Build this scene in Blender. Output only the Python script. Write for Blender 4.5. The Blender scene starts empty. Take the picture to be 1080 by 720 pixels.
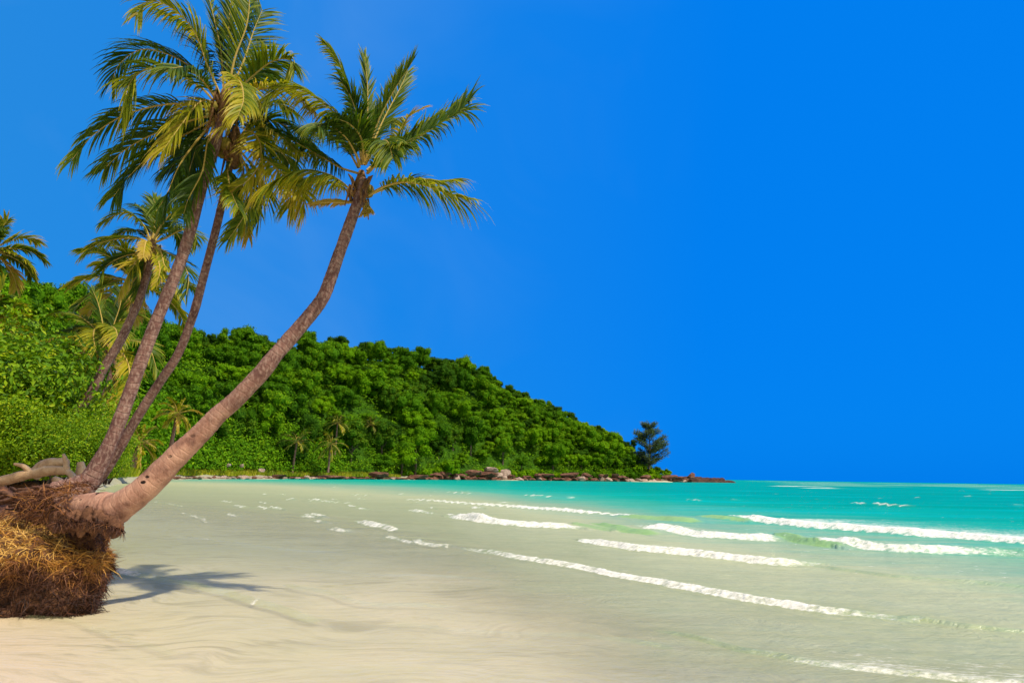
import bpy, math, random
import numpy as np
from mathutils import Vector, Matrix, noise

random.seed(11)
rng = np.random.default_rng(5)
S = bpy.context.scene
COL = S.collection
PI = math.pi

# ------------------------------------------------------------------ camera
CAM_H = 1.7
PITCH = math.radians(11.17)
ROLL = math.radians(0.86)
FPX = 720.0
FWD = Vector((0, math.cos(PITCH), math.sin(PITCH)))
_r0 = Vector((1, 0, 0)); _u0 = Vector((0, -math.sin(PITCH), math.cos(PITCH)))
RIGHT = _r0 * math.cos(ROLL) + _u0 * math.sin(ROLL)
UP = -_r0 * math.sin(ROLL) + _u0 * math.cos(ROLL)
EYE = Vector((0, 0, CAM_H))
cd = bpy.data.cameras.new('camera'); cam = bpy.data.objects.new('camera', cd); COL.objects.link(cam)
cd.lens = 24; cd.sensor_width = 36; cd.sensor_fit = 'HORIZONTAL'; cd.clip_start = 0.1; cd.clip_end = 40000
m3 = Matrix((RIGHT, UP, -FWD)).transposed()
cam.matrix_world = Matrix.Translation(EYE) @ m3.to_4x4()
S.camera = cam

# ------------------------------------------------------------------ sun, sky, exposure
SUN = Vector((0.60, -0.38, 1.0)).normalized()
SUN_EL = math.asin(SUN.z); SUN_AZ = math.atan2(SUN.x, SUN.y)
sl = bpy.data.lights.new('sun', 'SUN'); so = bpy.data.objects.new('sun', sl); COL.objects.link(so)
sl.energy = 4.7; sl.angle = math.radians(0.9); sl.color = (1.0, 0.91, 0.77)
so.rotation_euler = SUN.to_track_quat('Z', 'Y').to_euler()
so.location = (10, -10, 40)
W = bpy.data.worlds.new('World'); S.world = W; W.use_nodes = True
wn = W.node_tree.nodes; wl = W.node_tree.links
bg = wn['Background']
sky = wn.new('ShaderNodeTexSky'); sky.sky_type = 'NISHITA'; sky.sun_disc = False
sky.sun_elevation = SUN_EL; sky.sun_rotation = SUN_AZ
sky.air_density = 1.0; sky.dust_density = 1.5; sky.ozone_density = 1.0; sky.altitude = 0
tint = wn.new('ShaderNodeMix'); tint.data_type = 'RGBA'; tint.blend_type = 'MULTIPLY'
tint.inputs[0].default_value = 1.0; tint.inputs[7].default_value = (0.025, 0.58, 1.0, 1)
wl.new(sky.outputs[0], tint.inputs[6])
tc = wn.new('ShaderNodeTexCoord')
sep = wn.new('ShaderNodeSeparateXYZ'); wl.new(tc.outputs['Generated'], sep.inputs[0])
# clear tropical sky: deep blue, a little paler to the west (-x)
rampx = wn.new('ShaderNodeMapRange'); rampx.inputs['From Min'].default_value = -0.62; rampx.inputs['From Max'].default_value = 0.28
wl.new(sep.outputs['X'], rampx.inputs['Value'])
deep = wn.new('ShaderNodeMix'); deep.data_type = 'RGBA'
deep.inputs[6].default_value = (0.22, 2.72, 8.0, 1); deep.inputs[7].default_value = (0.0, 2.22, 9.3, 1)
wl.new(rampx.outputs[0], deep.inputs[0])
mixs = wn.new('ShaderNodeMix'); mixs.data_type = 'RGBA'; mixs.inputs[0].default_value = 0.88
wl.new(tint.outputs[2], mixs.inputs[6]); wz = wn.new('ShaderNodeTexNoise'); wz.inputs['Scale'].default_value = 2.6; wz.inputs['Detail'].default_value = 5; wz.inputs['Distortion'].default_value = .8
wl.new(tc.outputs['Generated'], wz.inputs['Vector'])
wr = wn.new('ShaderNodeMapRange'); wr.inputs['From Min'].default_value = .48; wr.inputs['From Max'].default_value = .80; wr.inputs['To Max'].default_value = .45; wl.new(wz.outputs['Fac'], wr.inputs['Value'])
wx = wn.new('ShaderNodeMapRange'); wx.inputs['From Min'].default_value = .25; wx.inputs['From Max'].default_value = -.35; wl.new(sep.outputs['X'], wx.inputs['Value'])
wm = wn.new('ShaderNodeMath'); wm.operation = 'MULTIPLY'; wl.new(wr.outputs[0], wm.inputs[0]); wl.new(wx.outputs[0], wm.inputs[1])
wisp = wn.new('ShaderNodeMix'); wisp.data_type = 'RGBA'; wl.new(wm.outputs[0], wisp.inputs[0]); wl.new(deep.outputs[2], wisp.inputs[6]); wisp.inputs[7].default_value = (1.7, 4.0, 8.6, 1)
wl.new(wisp.outputs[2], mixs.inputs[7])
# the sky is deepest away from the sun (north, +y) and pales overhead and towards the sun, with that pale side brightened out of view to fill shadows
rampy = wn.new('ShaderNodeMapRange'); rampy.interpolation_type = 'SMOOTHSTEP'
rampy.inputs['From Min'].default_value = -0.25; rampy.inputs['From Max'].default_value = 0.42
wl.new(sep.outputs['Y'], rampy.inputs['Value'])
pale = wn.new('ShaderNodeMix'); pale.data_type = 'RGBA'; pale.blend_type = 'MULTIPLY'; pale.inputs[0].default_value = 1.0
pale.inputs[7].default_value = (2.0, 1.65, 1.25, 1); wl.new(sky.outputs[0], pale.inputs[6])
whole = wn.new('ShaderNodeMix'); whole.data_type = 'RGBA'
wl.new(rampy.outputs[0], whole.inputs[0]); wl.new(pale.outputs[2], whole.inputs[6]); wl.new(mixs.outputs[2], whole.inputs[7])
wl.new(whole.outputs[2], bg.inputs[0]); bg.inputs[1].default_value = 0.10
vs = S.view_settings
vs.view_transform = 'Standard'; vs.look = 'None'; vs.exposure = 0.0; vs.gamma = 1.0; vs.use_curve_mapping = False
S.render.resolution_x = 1024; S.render.resolution_y = 682

# ------------------------------------------------------------------ helpers
def ray(px, py):
    return FWD + RIGHT * ((px - 540) / FPX) + UP * ((360 - py) / FPX)
def P(px, py, Y):
    r = ray(px, py); return EYE + r * (Y / r.y)
def G(px, py, z=0.0):
    r = ray(px, py); return EYE + r * ((z - CAM_H) / r.z)
CP = math.cos(PITCH)
def az(px):
    return math.atan((px - 540) * CP / FPX)
def polar(px, d, z=0.0):
    a = az(px); return Vector((d * math.sin(a), d * math.cos(a), z))
def elev_z(px, py, d):
    r = ray(px, py); return CAM_H + r.z / math.hypot(r.x, r.y) * d
def sstep(a, b, x):
    t = np.clip((x - a) / (b - a), 0, 1); return t * t * (3 - 2 * t)
def pint(x, tab):
    return np.interp(x, [t[0] for t in tab], [t[1] for t in tab])

_perm = rng.random((256, 256))
def vnoise(x, y):
    xi = np.floor(x).astype(np.int64); yi = np.floor(y).astype(np.int64)
    fx = x - xi; fy = y - yi; fx = fx * fx * (3 - 2 * fx); fy = fy * fy * (3 - 2 * fy)
    a = _perm[xi & 255, yi & 255]; b = _perm[(xi + 1) & 255, yi & 255]
    c = _perm[xi & 255, (yi + 1) & 255]; d = _perm[(xi + 1) & 255, (yi + 1) & 255]
    return (a * (1 - fx) + b * fx) * (1 - fy) + (c * (1 - fx) + d * fx) * fy
def fbm(x, y, o=4):
    s = 0; a = 0.5; t = 0
    for i in range(o):
        s = s + a * vnoise(x + 17.3 * i, y + 9.1 * i); t += a; a *= 0.5; x = x * 2.03; y = y * 2.03
    return s / t

def crom(pts, n):
    """Catmull-Rom through points (any Vectors) -> n samples."""
    p = [pts[0] * 2 - pts[1]] + list(pts) + [pts[-1] * 2 - pts[-2]]
    out = []; m = len(pts) - 1
    for i in range(n):
        t = i / (n - 1) * m; k = min(int(t), m - 1); u = t - k
        a, b, c, d = p[k], p[k + 1], p[k + 2], p[k + 3]
        out.append(0.5 * ((2 * b) + (c - a) * u + (2 * a - 5 * b + 4 * c - d) * u * u + (3 * b - a - 3 * c + d) * u ** 3))
    return out

class MB:
    def __init__(s): s.v = []; s.f = []; s.m = []; s.t = []
    def vert(s, p, t=0.5): s.v.append((p[0], p[1], p[2])); s.t.append(t); return len(s.v) - 1
    def face(s, idx, m=0): s.f.append(idx); s.m.append(m)
    def mesh(s, name, mats, smooth=False):
        me = bpy.data.meshes.new(name); me.from_pydata(s.v, [], s.f); me.update()
        for x in mats: me.materials.append(x)
        if len(mats) > 1: me.polygons.foreach_set('material_index', s.m)
        at = me.attributes.new('tint', 'FLOAT', 'POINT'); at.data.foreach_set('value', s.t)
        if smooth: me.polygons.foreach_set('use_smooth', [True] * len(s.f))
        return me
    def build(s, name, mats, parent=None, smooth=False):
        return link(name, s.mesh(name, mats, smooth), parent)

def link(name, data, parent=None):
    o = bpy.data.objects.new(name, data); COL.objects.link(o)
    if parent: o.parent = parent
    return o
def tag(o, label=None, cat=None, group=None, kind=None):
    if label: o['label'] = label
    if cat: o['category'] = cat
    if group: o['group'] = group
    if kind: o['kind'] = kind
    return o
def empty(name, loc, label, cat, group=None):
    o = link(name, None); o.location = loc; o.empty_display_size = 0.3
    return tag(o, label, cat, group)

def tube(mb, pts, radii, sides=10, m=0, t=0.5, rough=0.0, cap=True, rs=3.0):
    rings = []; n = len(pts); prevN = None
    for i in range(n):
        T = (pts[min(i + 1, n - 1)] - pts[max(i - 1, 0)]).normalized()
        if prevN is None:
            ref = Vector((0, 1, 0)) if abs(T.y) < 0.8 else Vector((0, 0, 1))
            N = (ref - T * ref.dot(T)).normalized()
        else:
            N = (prevN - T * prevN.dot(T)).normalized()
        prevN = N; B = T.cross(N); r = []
        for k in range(sides):
            a = 2 * PI * k / sides
            dv = N * math.cos(a) + B * math.sin(a)
            rad = radii[i]
            if rough: rad *= 1 + rough * (noise.noise((pts[i] + dv * radii[i]) * rs)) 
            r.append(mb.vert(pts[i] + dv * rad, t))
        rings.append(r)
    for i in range(n - 1):
        for k in range(sides):
            mb.face((rings[i][k], rings[i][(k + 1) % sides], rings[i + 1][(k + 1) % sides], rings[i + 1][k]), m)
    if cap:
        mb.face(tuple(reversed(rings[0])), m); mb.face(tuple(rings[-1]), m)

# ------------------------------------------------------------------ materials
class NT:
    def __init__(s, name):
        s.mat = bpy.data.materials.new(name); s.mat.use_nodes = True
        s.n = s.mat.node_tree.nodes; s.l = s.mat.node_tree.links
        s.n.clear(); s.out = s.n.new('ShaderNodeOutputMaterial')
    def new(s, t, **kw):
        nd = s.n.new(t)
        for k, v in kw.items(): setattr(nd, k, v)
        return nd
    def set(s, sock, v):
        if isinstance(v, bpy.types.NodeSocket): s.l.new(v, sock)
        elif isinstance(v, (tuple, list)) and len(v) == 3 and sock.type == 'RGBA': sock.default_value = (*v, 1)
        else: sock.default_value = v
    def noise(s, vec, scale, detail=4, rough=0.55, dist=0.0):
        nd = s.new('ShaderNodeTexNoise'); s.set(nd.inputs['Vector'], vec)
        nd.inputs['Scale'].default_value = scale; nd.inputs['Detail'].default_value = detail
        nd.inputs['Roughness'].default_value = rough; nd.inputs['Distortion'].default_value = dist
        return nd.outputs['Fac']
    def ramp(s, fac, stops, interp='LINEAR'):
        nd = s.new('ShaderNodeValToRGB'); s.set(nd.inputs[0], fac); e = nd.color_ramp.elements
        nd.color_ramp.interpolation = interp
        while len(e) < len(stops): e.new(0.5)
        for el, (p, c) in zip(e, stops):
            el.position = p; el.color = (*c, 1) if len(c) == 3 else c
        return nd.outputs[0]
    def mix(s, fac, a, b, blend='MIX'):
        nd = s.new('ShaderNodeMix', data_type='RGBA', blend_type=blend)
        s.set(nd.inputs[0], fac); s.set(nd.inputs[6], a); s.set(nd.inputs[7], b); return nd.outputs[2]
    def math(s, op, a, b=0.0, clamp=False):
        nd = s.new('ShaderNodeMath', operation=op, use_clamp=clamp); s.set(nd.inputs[0], a); s.set(nd.inputs[1], b); return nd.outputs[0]
    def mrange(s, v, a, b, c=0.0, d=1.0, smooth=False):
        nd = s.new('ShaderNodeMapRange', interpolation_type='SMOOTHSTEP' if smooth else 'LINEAR')
        s.set(nd.inputs['Value'], v)
        for k, x in zip(('From Min', 'From Max', 'To Min', 'To Max'), (a, b, c, d)): nd.inputs[k].default_value = x
        return nd.outputs[0]
    def attr(s, name): return s.new('ShaderNodeAttribute', attribute_name=name).outputs['Fac']
    def pos(s): return s.new('ShaderNodeNewGeometry').outputs['Position']
    def obj(s): return s.new('ShaderNodeTexCoord').outputs['Object']
    def rand(s): return s.new('ShaderNodeObjectInfo').outputs['Random']
    def mapping(s, vec, scale=(1, 1, 1), rot=(0, 0, 0)):
        nd = s.new('ShaderNodeMapping'); s.set(nd.inputs['Vector'], vec)
        nd.inputs['Scale'].default_value = scale; nd.inputs['Rotation'].default_value = rot; return nd.outputs[0]
    def bump(s, h, strength=0.3, dist=0.05):
        nd = s.new('ShaderNodeBump'); s.set(nd.inputs['Height'], h)
        nd.inputs['Strength'].default_value = strength; nd.inputs['Distance'].default_value = dist; return nd.outputs[0]
    def principled(s, col, rough=0.7, normal=None, spec=0.3):
        nd = s.new('ShaderNodeBsdfPrincipled'); s.set(nd.inputs['Base Color'], col); s.set(nd.inputs['Roughness'], rough)
        nd.inputs['Specular IOR Level'].default_value = spec
        if normal is not None: s.l.new(normal, nd.inputs['Normal'])
        return nd.outputs[0]
    def mixsh(s, fac, a, b):
        nd = s.new('ShaderNodeMixShader'); s.set(nd.inputs[0], fac); s.l.new(a, nd.inputs[1]); s.l.new(b, nd.inputs[2]); return nd.outputs[0]
    def finish(s, sh): s.l.new(sh, s.out.inputs[0]); return s.mat

def leaf_mat(name, stops, rnd=0.25, trans=0.3, rough=0.45, spec=0.35):
    k = NT(name)
    t = k.math('ADD', k.attr('tint'), k.math('MULTIPLY', k.math('SUBTRACT', k.rand(), 0.5), rnd), clamp=True)
    c = k.ramp(t, stops)
    p = k.principled(c, rough, spec=spec)
    tr = k.new('ShaderNodeBsdfTranslucent'); k.set(tr.inputs[0], k.mix(1.0, c, (1.25, 1.2, 0.5), 'MULTIPLY'))
    return k.finish(k.mixsh(trans, p, tr.outputs[0]))

M = {}
M['frond'] = leaf_mat('frond_leaf', [(0, (.014, .042, .005)), (.35, (.058, .118, .006)), (.6, (.19, .235, .008)), (.82, (.44, .38, .015)), (1, (.46, .30, .07))], rnd=0.1, trans=0.42, rough=0.5, spec=0.22)
M['midrib'] = NT('frond_midrib'); M['midrib'] = M['midrib'].finish(M['midrib'].principled((.42, .30, .07), .5))
M['shrub'] = leaf_mat('shrub_leaf', [(0, (.018, .058, .001)), (.4, (.10, .225, .003)), (.75, (.27, .40, .005)), (1, (.45, .47, .014))], rnd=0.10, trans=0.3, rough=0.55, spec=.15)
M['treeA'] = leaf_mat('tree_leaf', [(0, (.018, .062, .002)), (.5, (.072, .195, .003)), (1, (.18, .31, .005))], rnd=0.45, trans=0.22, rough=0.8, spec=.06)
M['treeB'] = leaf_mat('dark_tree_leaf', [(0, (.012, .042, .003)), (.5, (.042, .120, .004)), (1, (.11, .18, .006))], rnd=0.4, trans=0.2, rough=0.8, spec=.06)
M['treeC'] = leaf_mat('bright_tree_leaf', [(0, (.034, .10, .001)), (.5, (.125, .29, .003)), (1, (.25, .39, .005))], rnd=0.3, trans=0.25, rough=0.8, spec=.06)
M['grass'] = leaf_mat('grass_blade', [(0, (.09, .18, .005)), (.6, (.32, .38, .010)), (1, (.52, .42, .04))], rnd=0.1, trans=0.3)
M['casu'] = leaf_mat('casuarina_needles', [(0, (.015, .035, .008)), (.6, (.055, .095, .018)), (1, (.13, .16, .03))], rnd=0.0, trans=0.2)

def trunk_mat():
    k = NT('palm_trunk_bark'); uv = k.new('ShaderNodeUVMap').outputs[0]
    sp = k.new('ShaderNodeSeparateXYZ'); k.l.new(uv, sp.inputs[0])
    pos = k.pos()
    n1 = k.noise(pos, 5, 5); n2 = k.noise(k.mapping(pos, (1, 1, .5), (0, .7, 0)), 30, 4)
    wob = k.math('ADD', sp.outputs['Y'], k.math('MULTIPLY', k.noise(pos, 2.6, 4), 0.15))
    ph = k.math('FRACT', k.math('MULTIPLY', wob, 11.0))
    ring = k.math('MAXIMUM', k.mrange(ph, 0.0, 0.10, 1, 0, True), k.mrange(ph, .80, 1.0, 0, .8, True))
    ring = k.math('MULTIPLY', ring, k.math('MULTIPLY', k.mrange(n1, .35, .62), k.math('SUBTRACT', 1.0, k.math('MULTIPLY', k.attr('tint'), .55))))
    base = k.ramp(n1, [(.25, (.075, .036, .032)), (.5, (.160, .080, .066)), (.75, (.30, .175, .135))])
    base = k.mix(k.mrange(n2, .45, .75), base, (.36, .25, .20))
    base = k.mix(k.math('MULTIPLY', ring, .62), base, (.055, .028, .025))
    # paler, smoother old bark low on the trunk, and dark pits
    vor = k.new('ShaderNodeTexVoronoi'); k.set(vor.inputs['Vector'], k.mapping(pos, (1, 1, 1.6))); vor.inputs['Scale'].default_value = 5.2
    pit = k.mrange(k.math('ADD', vor.outputs['Distance'], k.math('MULTIPLY', n2, .12)), .20, .26, 1, 0)
    pit = k.math('MULTIPLY', pit, k.mrange(k.noise(pos, 1.7, 2), .40, .50))
    low = k.attr('tint')
    base = k.mix(k.math('MULTIPLY', low, .75), base, k.ramp(n1, [(.3, (.17, .080, .058)), (.46, (.36, .190, .130)), (.60, (.49, .275, .190)), (.8, (.58, .35, .23))]))
    base = k.mix(k.math('MULTIPLY', pit, low), base, (.02, .012, .010))
    h = k.math('SUBTRACT', k.math('ADD', n2, k.math('MULTIPLY', n1, .5)), k.math('ADD', k.math('MULTIPLY', ring, .9), k.math('MULTIPLY', k.math('MULTIPLY', pit, low), 2.0)))
    return k.finish(k.principled(base, .85, k.bump(h, .45, .025), .15))
M['trunk'] = trunk_mat()

def simple(name, stops, scale=6, rough=.85, bump=.5, bd=.03, spec=.2, stretch=(1, 1, 1), coord='pos'):
    k = NT(name); v = k.mapping(k.pos() if coord == 'pos' else k.obj(), stretch)
    n = k.noise(v, scale, 6, .6)
    n2 = k.noise(v, scale * 6, 4)
    c = k.ramp(k.math('ADD', k.math('MULTIPLY', n, .75), k.math('MULTIPLY', n2, .25)), stops)
    return k.finish(k.principled(c, rough, k.bump(k.math('ADD', n, k.math('MULTIPLY', n2, .5)), bump, bd), spec))
M['root'] = simple('root_mass', [(.3, (.02, .010, .006)), (.5, (.085, .038, .018)), (.7, (.24, .115, .05))], 9)
M['crust'] = simple('root_crust', [(.3, (.03, .014, .008)), (.5, (.12, .055, .03)), (.7, (.25, .13, .07))], 12)
M['soil'] = simple('bank_soil', [(.28, (.055, .026, .020)), (.46, (.19, .085, .050)), (.60, (.38, .165, .070)), (.8, (.52, .28, .14))], 3.2, bump=.9, bd=.08)
M['drift'] = simple('driftwood', [(.3, (.30, .18, .10)), (.5, (.52, .35, .20)), (.75, (.68, .52, .34))], 9, stretch=(1, 1, 1))
M['bark'] = simple('tree_bark', [(.3, (.05, .035, .025)), (.6, (.16, .12, .09)), (.8, (.28, .22, .17))], 3)
M['rockR'] = simple('reddish_rock', [(.3, (.040, .020, .013)), (.5, (.125, .055, .034)), (.72, (.31, .17, .11))], .9, bump=.9, bd=.25)
M['rockD'] = simple('dark_wet_rock', [(.3, (.020, .012, .010)), (.5, (.060, .032, .024)), (.72, (.15, .085, .06))], .9, bump=.9, bd=.25)
M['rockP'] = simple('pale_rock', [(.3, (.13, .085, .065)), (.5, (.34, .24, .19)), (.72, (.55, .43, .35))], .8, bump=.9, bd=.25)
M['coco'] = simple('coconut_husk', [(.3, (.10, .12, .01)), (.6, (.24, .17, .03)), (.8, (.30, .13, .03))], 8)
M['sheath'] = simple('fibre_sheath', [(.3, (.07, .035, .015)), (.55, (.22, .12, .05)), (.75, (.40, .26, .12))], 14)
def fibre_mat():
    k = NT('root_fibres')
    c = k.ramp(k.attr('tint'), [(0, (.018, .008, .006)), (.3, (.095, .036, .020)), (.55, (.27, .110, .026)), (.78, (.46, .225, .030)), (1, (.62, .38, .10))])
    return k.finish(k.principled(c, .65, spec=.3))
M['fibre'] = fibre_mat()

# ------------------------------------------------------------------ tables of the coast, by bearing
SHORE = [(-900, 12.5), (-100, 12.5), (60, 13), (78, 16), (90, 26), (100, 55), (125, 100), (160, 138), (200, 170), (310, 212), (430, 262), (560, 322), (640, 352), (700, 378), (712, 388), (717, 9e4), (3000, 9e4)]
ROCKD = [(108, 80), (125, 100), (160, 138), (200, 170), (310, 212), (430, 262), (560, 322), (640, 352), (700, 378), (735, 396)]
TEAL = [(-900, 500), (0, 400), (200, 215), (330, 145), (440, 105), (560, 62), (700, 38), (850, 29), (1080, 25), (1500, 20), (3000, 18)]
RISE = [(-900, 130), (0, 130), (300, 110), (480, 92), (600, 62), (668, 36), (700, 12), (730, 8)]
SIL = [(-300, 292), (-60, 296), (0, 304), (40, 313), (70, 326), (100, 337), (160, 345), (220, 347), (264, 357), (320, 360), (353, 357), (387, 361), (423, 364), (450, 372), (482, 377), (520, 391), (539, 404), (554, 412), (583, 418), (600, 433), (617, 440), (636, 445), (655, 454), (668, 461), (684, 474), (700, 494), (712, 504)]
def hill_base(px):
    d = np.minimum(pint(px, SHORE), 388) + 8
    return np.where(np.asarray(px) < 160, np.maximum(d, 85 + 0.33 * np.maximum(np.asarray(px, float), 0)), d)

def az_px(X, Y):
    a = np.arctan2(X, Y); a = np.clip(a, -1.35, 1.35)
    return 540 + FPX * np.tan(a) / CP

def ground_z(X, Y):
    d = np.hypot(X, Y); px = az_px(X, Y)
    t = np.log(np.maximum(d, .3) / pint(px, TEAL))
    bed = -(0.045 + 0.30 * sstep(-1.3, -.2, t) + 2.6 * sstep(-.4, 1.2, t))
    # slightly drying sand at the lower left, where the wash runs out
    dry = sstep(0.6, -1.4, (X + 3.0) * 0.9 + (Y - 6.2) * 0.75)
    bed = bed + dry * 0.030
    sh = pint(px, SHORE)
    land = d - sh
    lift = 0.06 + sstep(-2.5, 1, land) * 0.2 + np.clip(land, 0, 9) * 0.14 + np.clip(land - 6, 0, 60) * 0.035
    w = sstep(-1.5 - .02 * sh, .5, land)
    z = bed * (1 - w) + lift * w
    return z + 0.010 * (fbm(X * 1.3, Y * 1.3) - .5) + w * .25 * (fbm(X * .7 + 9, Y * .7) - .5) * np.clip(land, 0, 1)

def polar_grid(pxs, ds, back=True):
    a = np.array([az(p) for p in pxs])
    if back:
        lo = np.linspace(-PI, a[0] - .04, 40); hi = np.linspace(a[-1] + .04, PI, 40)
        a = np.concatenate([lo, a, hi])
    A, D = np.meshgrid(a, ds)
    return D * np.sin(A), D * np.cos(A), len(ds), len(a)

def grid_mesh(name, X, Y, Z, nr, nc, mat, attrs=None):
    me = bpy.data.meshes.new(name)
    co = np.stack([X.ravel(), Y.ravel(), Z.ravel()], 1).astype(np.float32)
    i = np.arange((nr - 1) * (nc - 1)); r = i // (nc - 1); c = i % (nc - 1)
    a = r * nc + c
    q = np.stack([a, a + 1, a + nc + 1, a + nc], 1).astype(np.int32)[:, ::-1]
    me.vertices.add(len(co)); me.vertices.foreach_set('co', co.ravel())
    me.loops.add(q.size); me.loops.foreach_set('vertex_index', np.ascontiguousarray(q).ravel())
    me.polygons.add(len(q)); me.polygons.foreach_set('loop_start', (np.arange(len(q)) * 4).astype(np.int32))
    try: me.polygons.foreach_set('loop_total', np.full(len(q), 4, np.int32))
    except Exception: pass
    me.polygons.foreach_set('use_smooth', np.ones(len(q), bool))
    me.update(calc_edges=True); me.validate()
    for k, v in (attrs or {}).items():
        at = me.attributes.new(k, 'FLOAT', 'POINT'); at.data.foreach_set('value', v.ravel().astype(np.float32))
    me.materials.append(mat)
    return me

# ------------------------------------------------------------------ ground (seabed, beach, land)
def sand_mat():
    k = NT('sand'); pos = k.pos()
    n = k.noise(pos, .55, 5); n2 = k.noise(pos, 9, 5, .65); n3 = k.noise(pos, 140, 2)
    c = k.ramp(n, [(.3, (.50, .44, .28)), (.5, (.57, .50, .325)), (.72, (.64, .545, .375))])
    c = k.mix(k.mrange(n2, .5, .85, 0, .35), c, (.48, .36, .22))
    # thin dark drifts of silt drawn out by the wash, roughly along the swash lines
    wnz = k.new('ShaderNodeTexNoise'); k.set(wnz.inputs['Vector'], pos); wnz.inputs['Scale'].default_value = .38; wnz.inputs['Detail'].default_value = 2
    wv = k.new('ShaderNodeVectorMath', operation='SCALE'); k.set(wv.inputs[0], wnz.outputs['Color']); wv.inputs['Scale'].default_value = 3.2
    wp = k.new('ShaderNodeVectorMath', operation='ADD'); k.set(wp.inputs[0], pos); k.set(wp.inputs[1], wv.outputs[0]); wpos = wp.outputs[0]
    sxy = k.new('ShaderNodeSeparateXYZ'); k.l.new(wpos, sxy.inputs[0])
    dry = k.mrange(k.math('ADD', k.math('MULTIPLY', sxy.outputs['X'], .9), k.math('MULTIPLY', sxy.outputs['Y'], .75)), 6.5, 2.6, 0, 1, True)
    c = k.mix(k.math('MULTIPLY', dry, .8), c, (.70, .53, .395))
    gx = k.new('ShaderNodeSeparateXYZ'); k.l.new(wpos, gx.inputs[0])
    zone = k.math('MULTIPLY', k.mrange(gx.outputs['Y'], 11.0, 18.0, 0, 1, True), k.mrange(gx.outputs['X'], 7.5, -1.0, 0, 1, True))
    c = k.mix(k.math('MULTIPLY', zone, .88), c, (.335, .335, .215))
    st = k.noise(k.mapping(wpos, (.6, 3.2, 1), (0, 0, .42)), 1.25, 6, .62, .8)
    gate = k.noise(pos, .33, 3)
    silt = k.math('MULTIPLY', k.mrange(st, .50, .64, 0, 1, True), k.mrange(gate, .42, .60, .10, 1))
    c = k.mix(k.math('MULTIPLY', silt, .52), c, k.mix(zone, (.26, .225, .125), (.15, .14, .085)))
    st2 = k.noise(k.mapping(wpos, (1.3, 7, 1), (0, 0, .30)), 1.6, 5, .6, .8)
    c = k.mix(k.mrange(st2, .48, .70, 0, .36), c, k.mix(zone, (.36, .29, .16), (.19, .18, .11)))
    # soil and leaf litter inland
    geo = k.new('ShaderNodeSeparateXYZ'); k.l.new(pos, geo.inputs[0])
    c = k.mix(k.mrange(geo.outputs['Z'], 1.15, 1.9), c, k.ramp(n2, [(.3, (.05, .045, .015)), (.7, (.16, .10, .045))]))
    h = k.math('ADD', k.math('MULTIPLY', n3, .25), k.math('ADD', k.math('MULTIPLY', st2, 1.2), k.math('MULTIPLY', n2, .7)))
    return k.finish(k.principled(c, .75, k.bump(h, .35, .02), .3))
pxs = np.linspace(-320, 1400, 620)
inv = np.linspace(1 / 4.2, 1 / 700, 420)
ds = np.concatenate([[.05, .8, 1.8, 3.0], 1 / inv, [1000, 1800, 4000, 9000, 20000]])
X, Y, nr, nc = polar_grid(pxs, ds)
gm = grid_mesh('ground', X, Y, ground_z(X, Y), nr, nc, sand_mat())
tag(link('ground', gm), 'pale sand of the beach and the shallow sea bed', 'ground', kind='structure')

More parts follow.
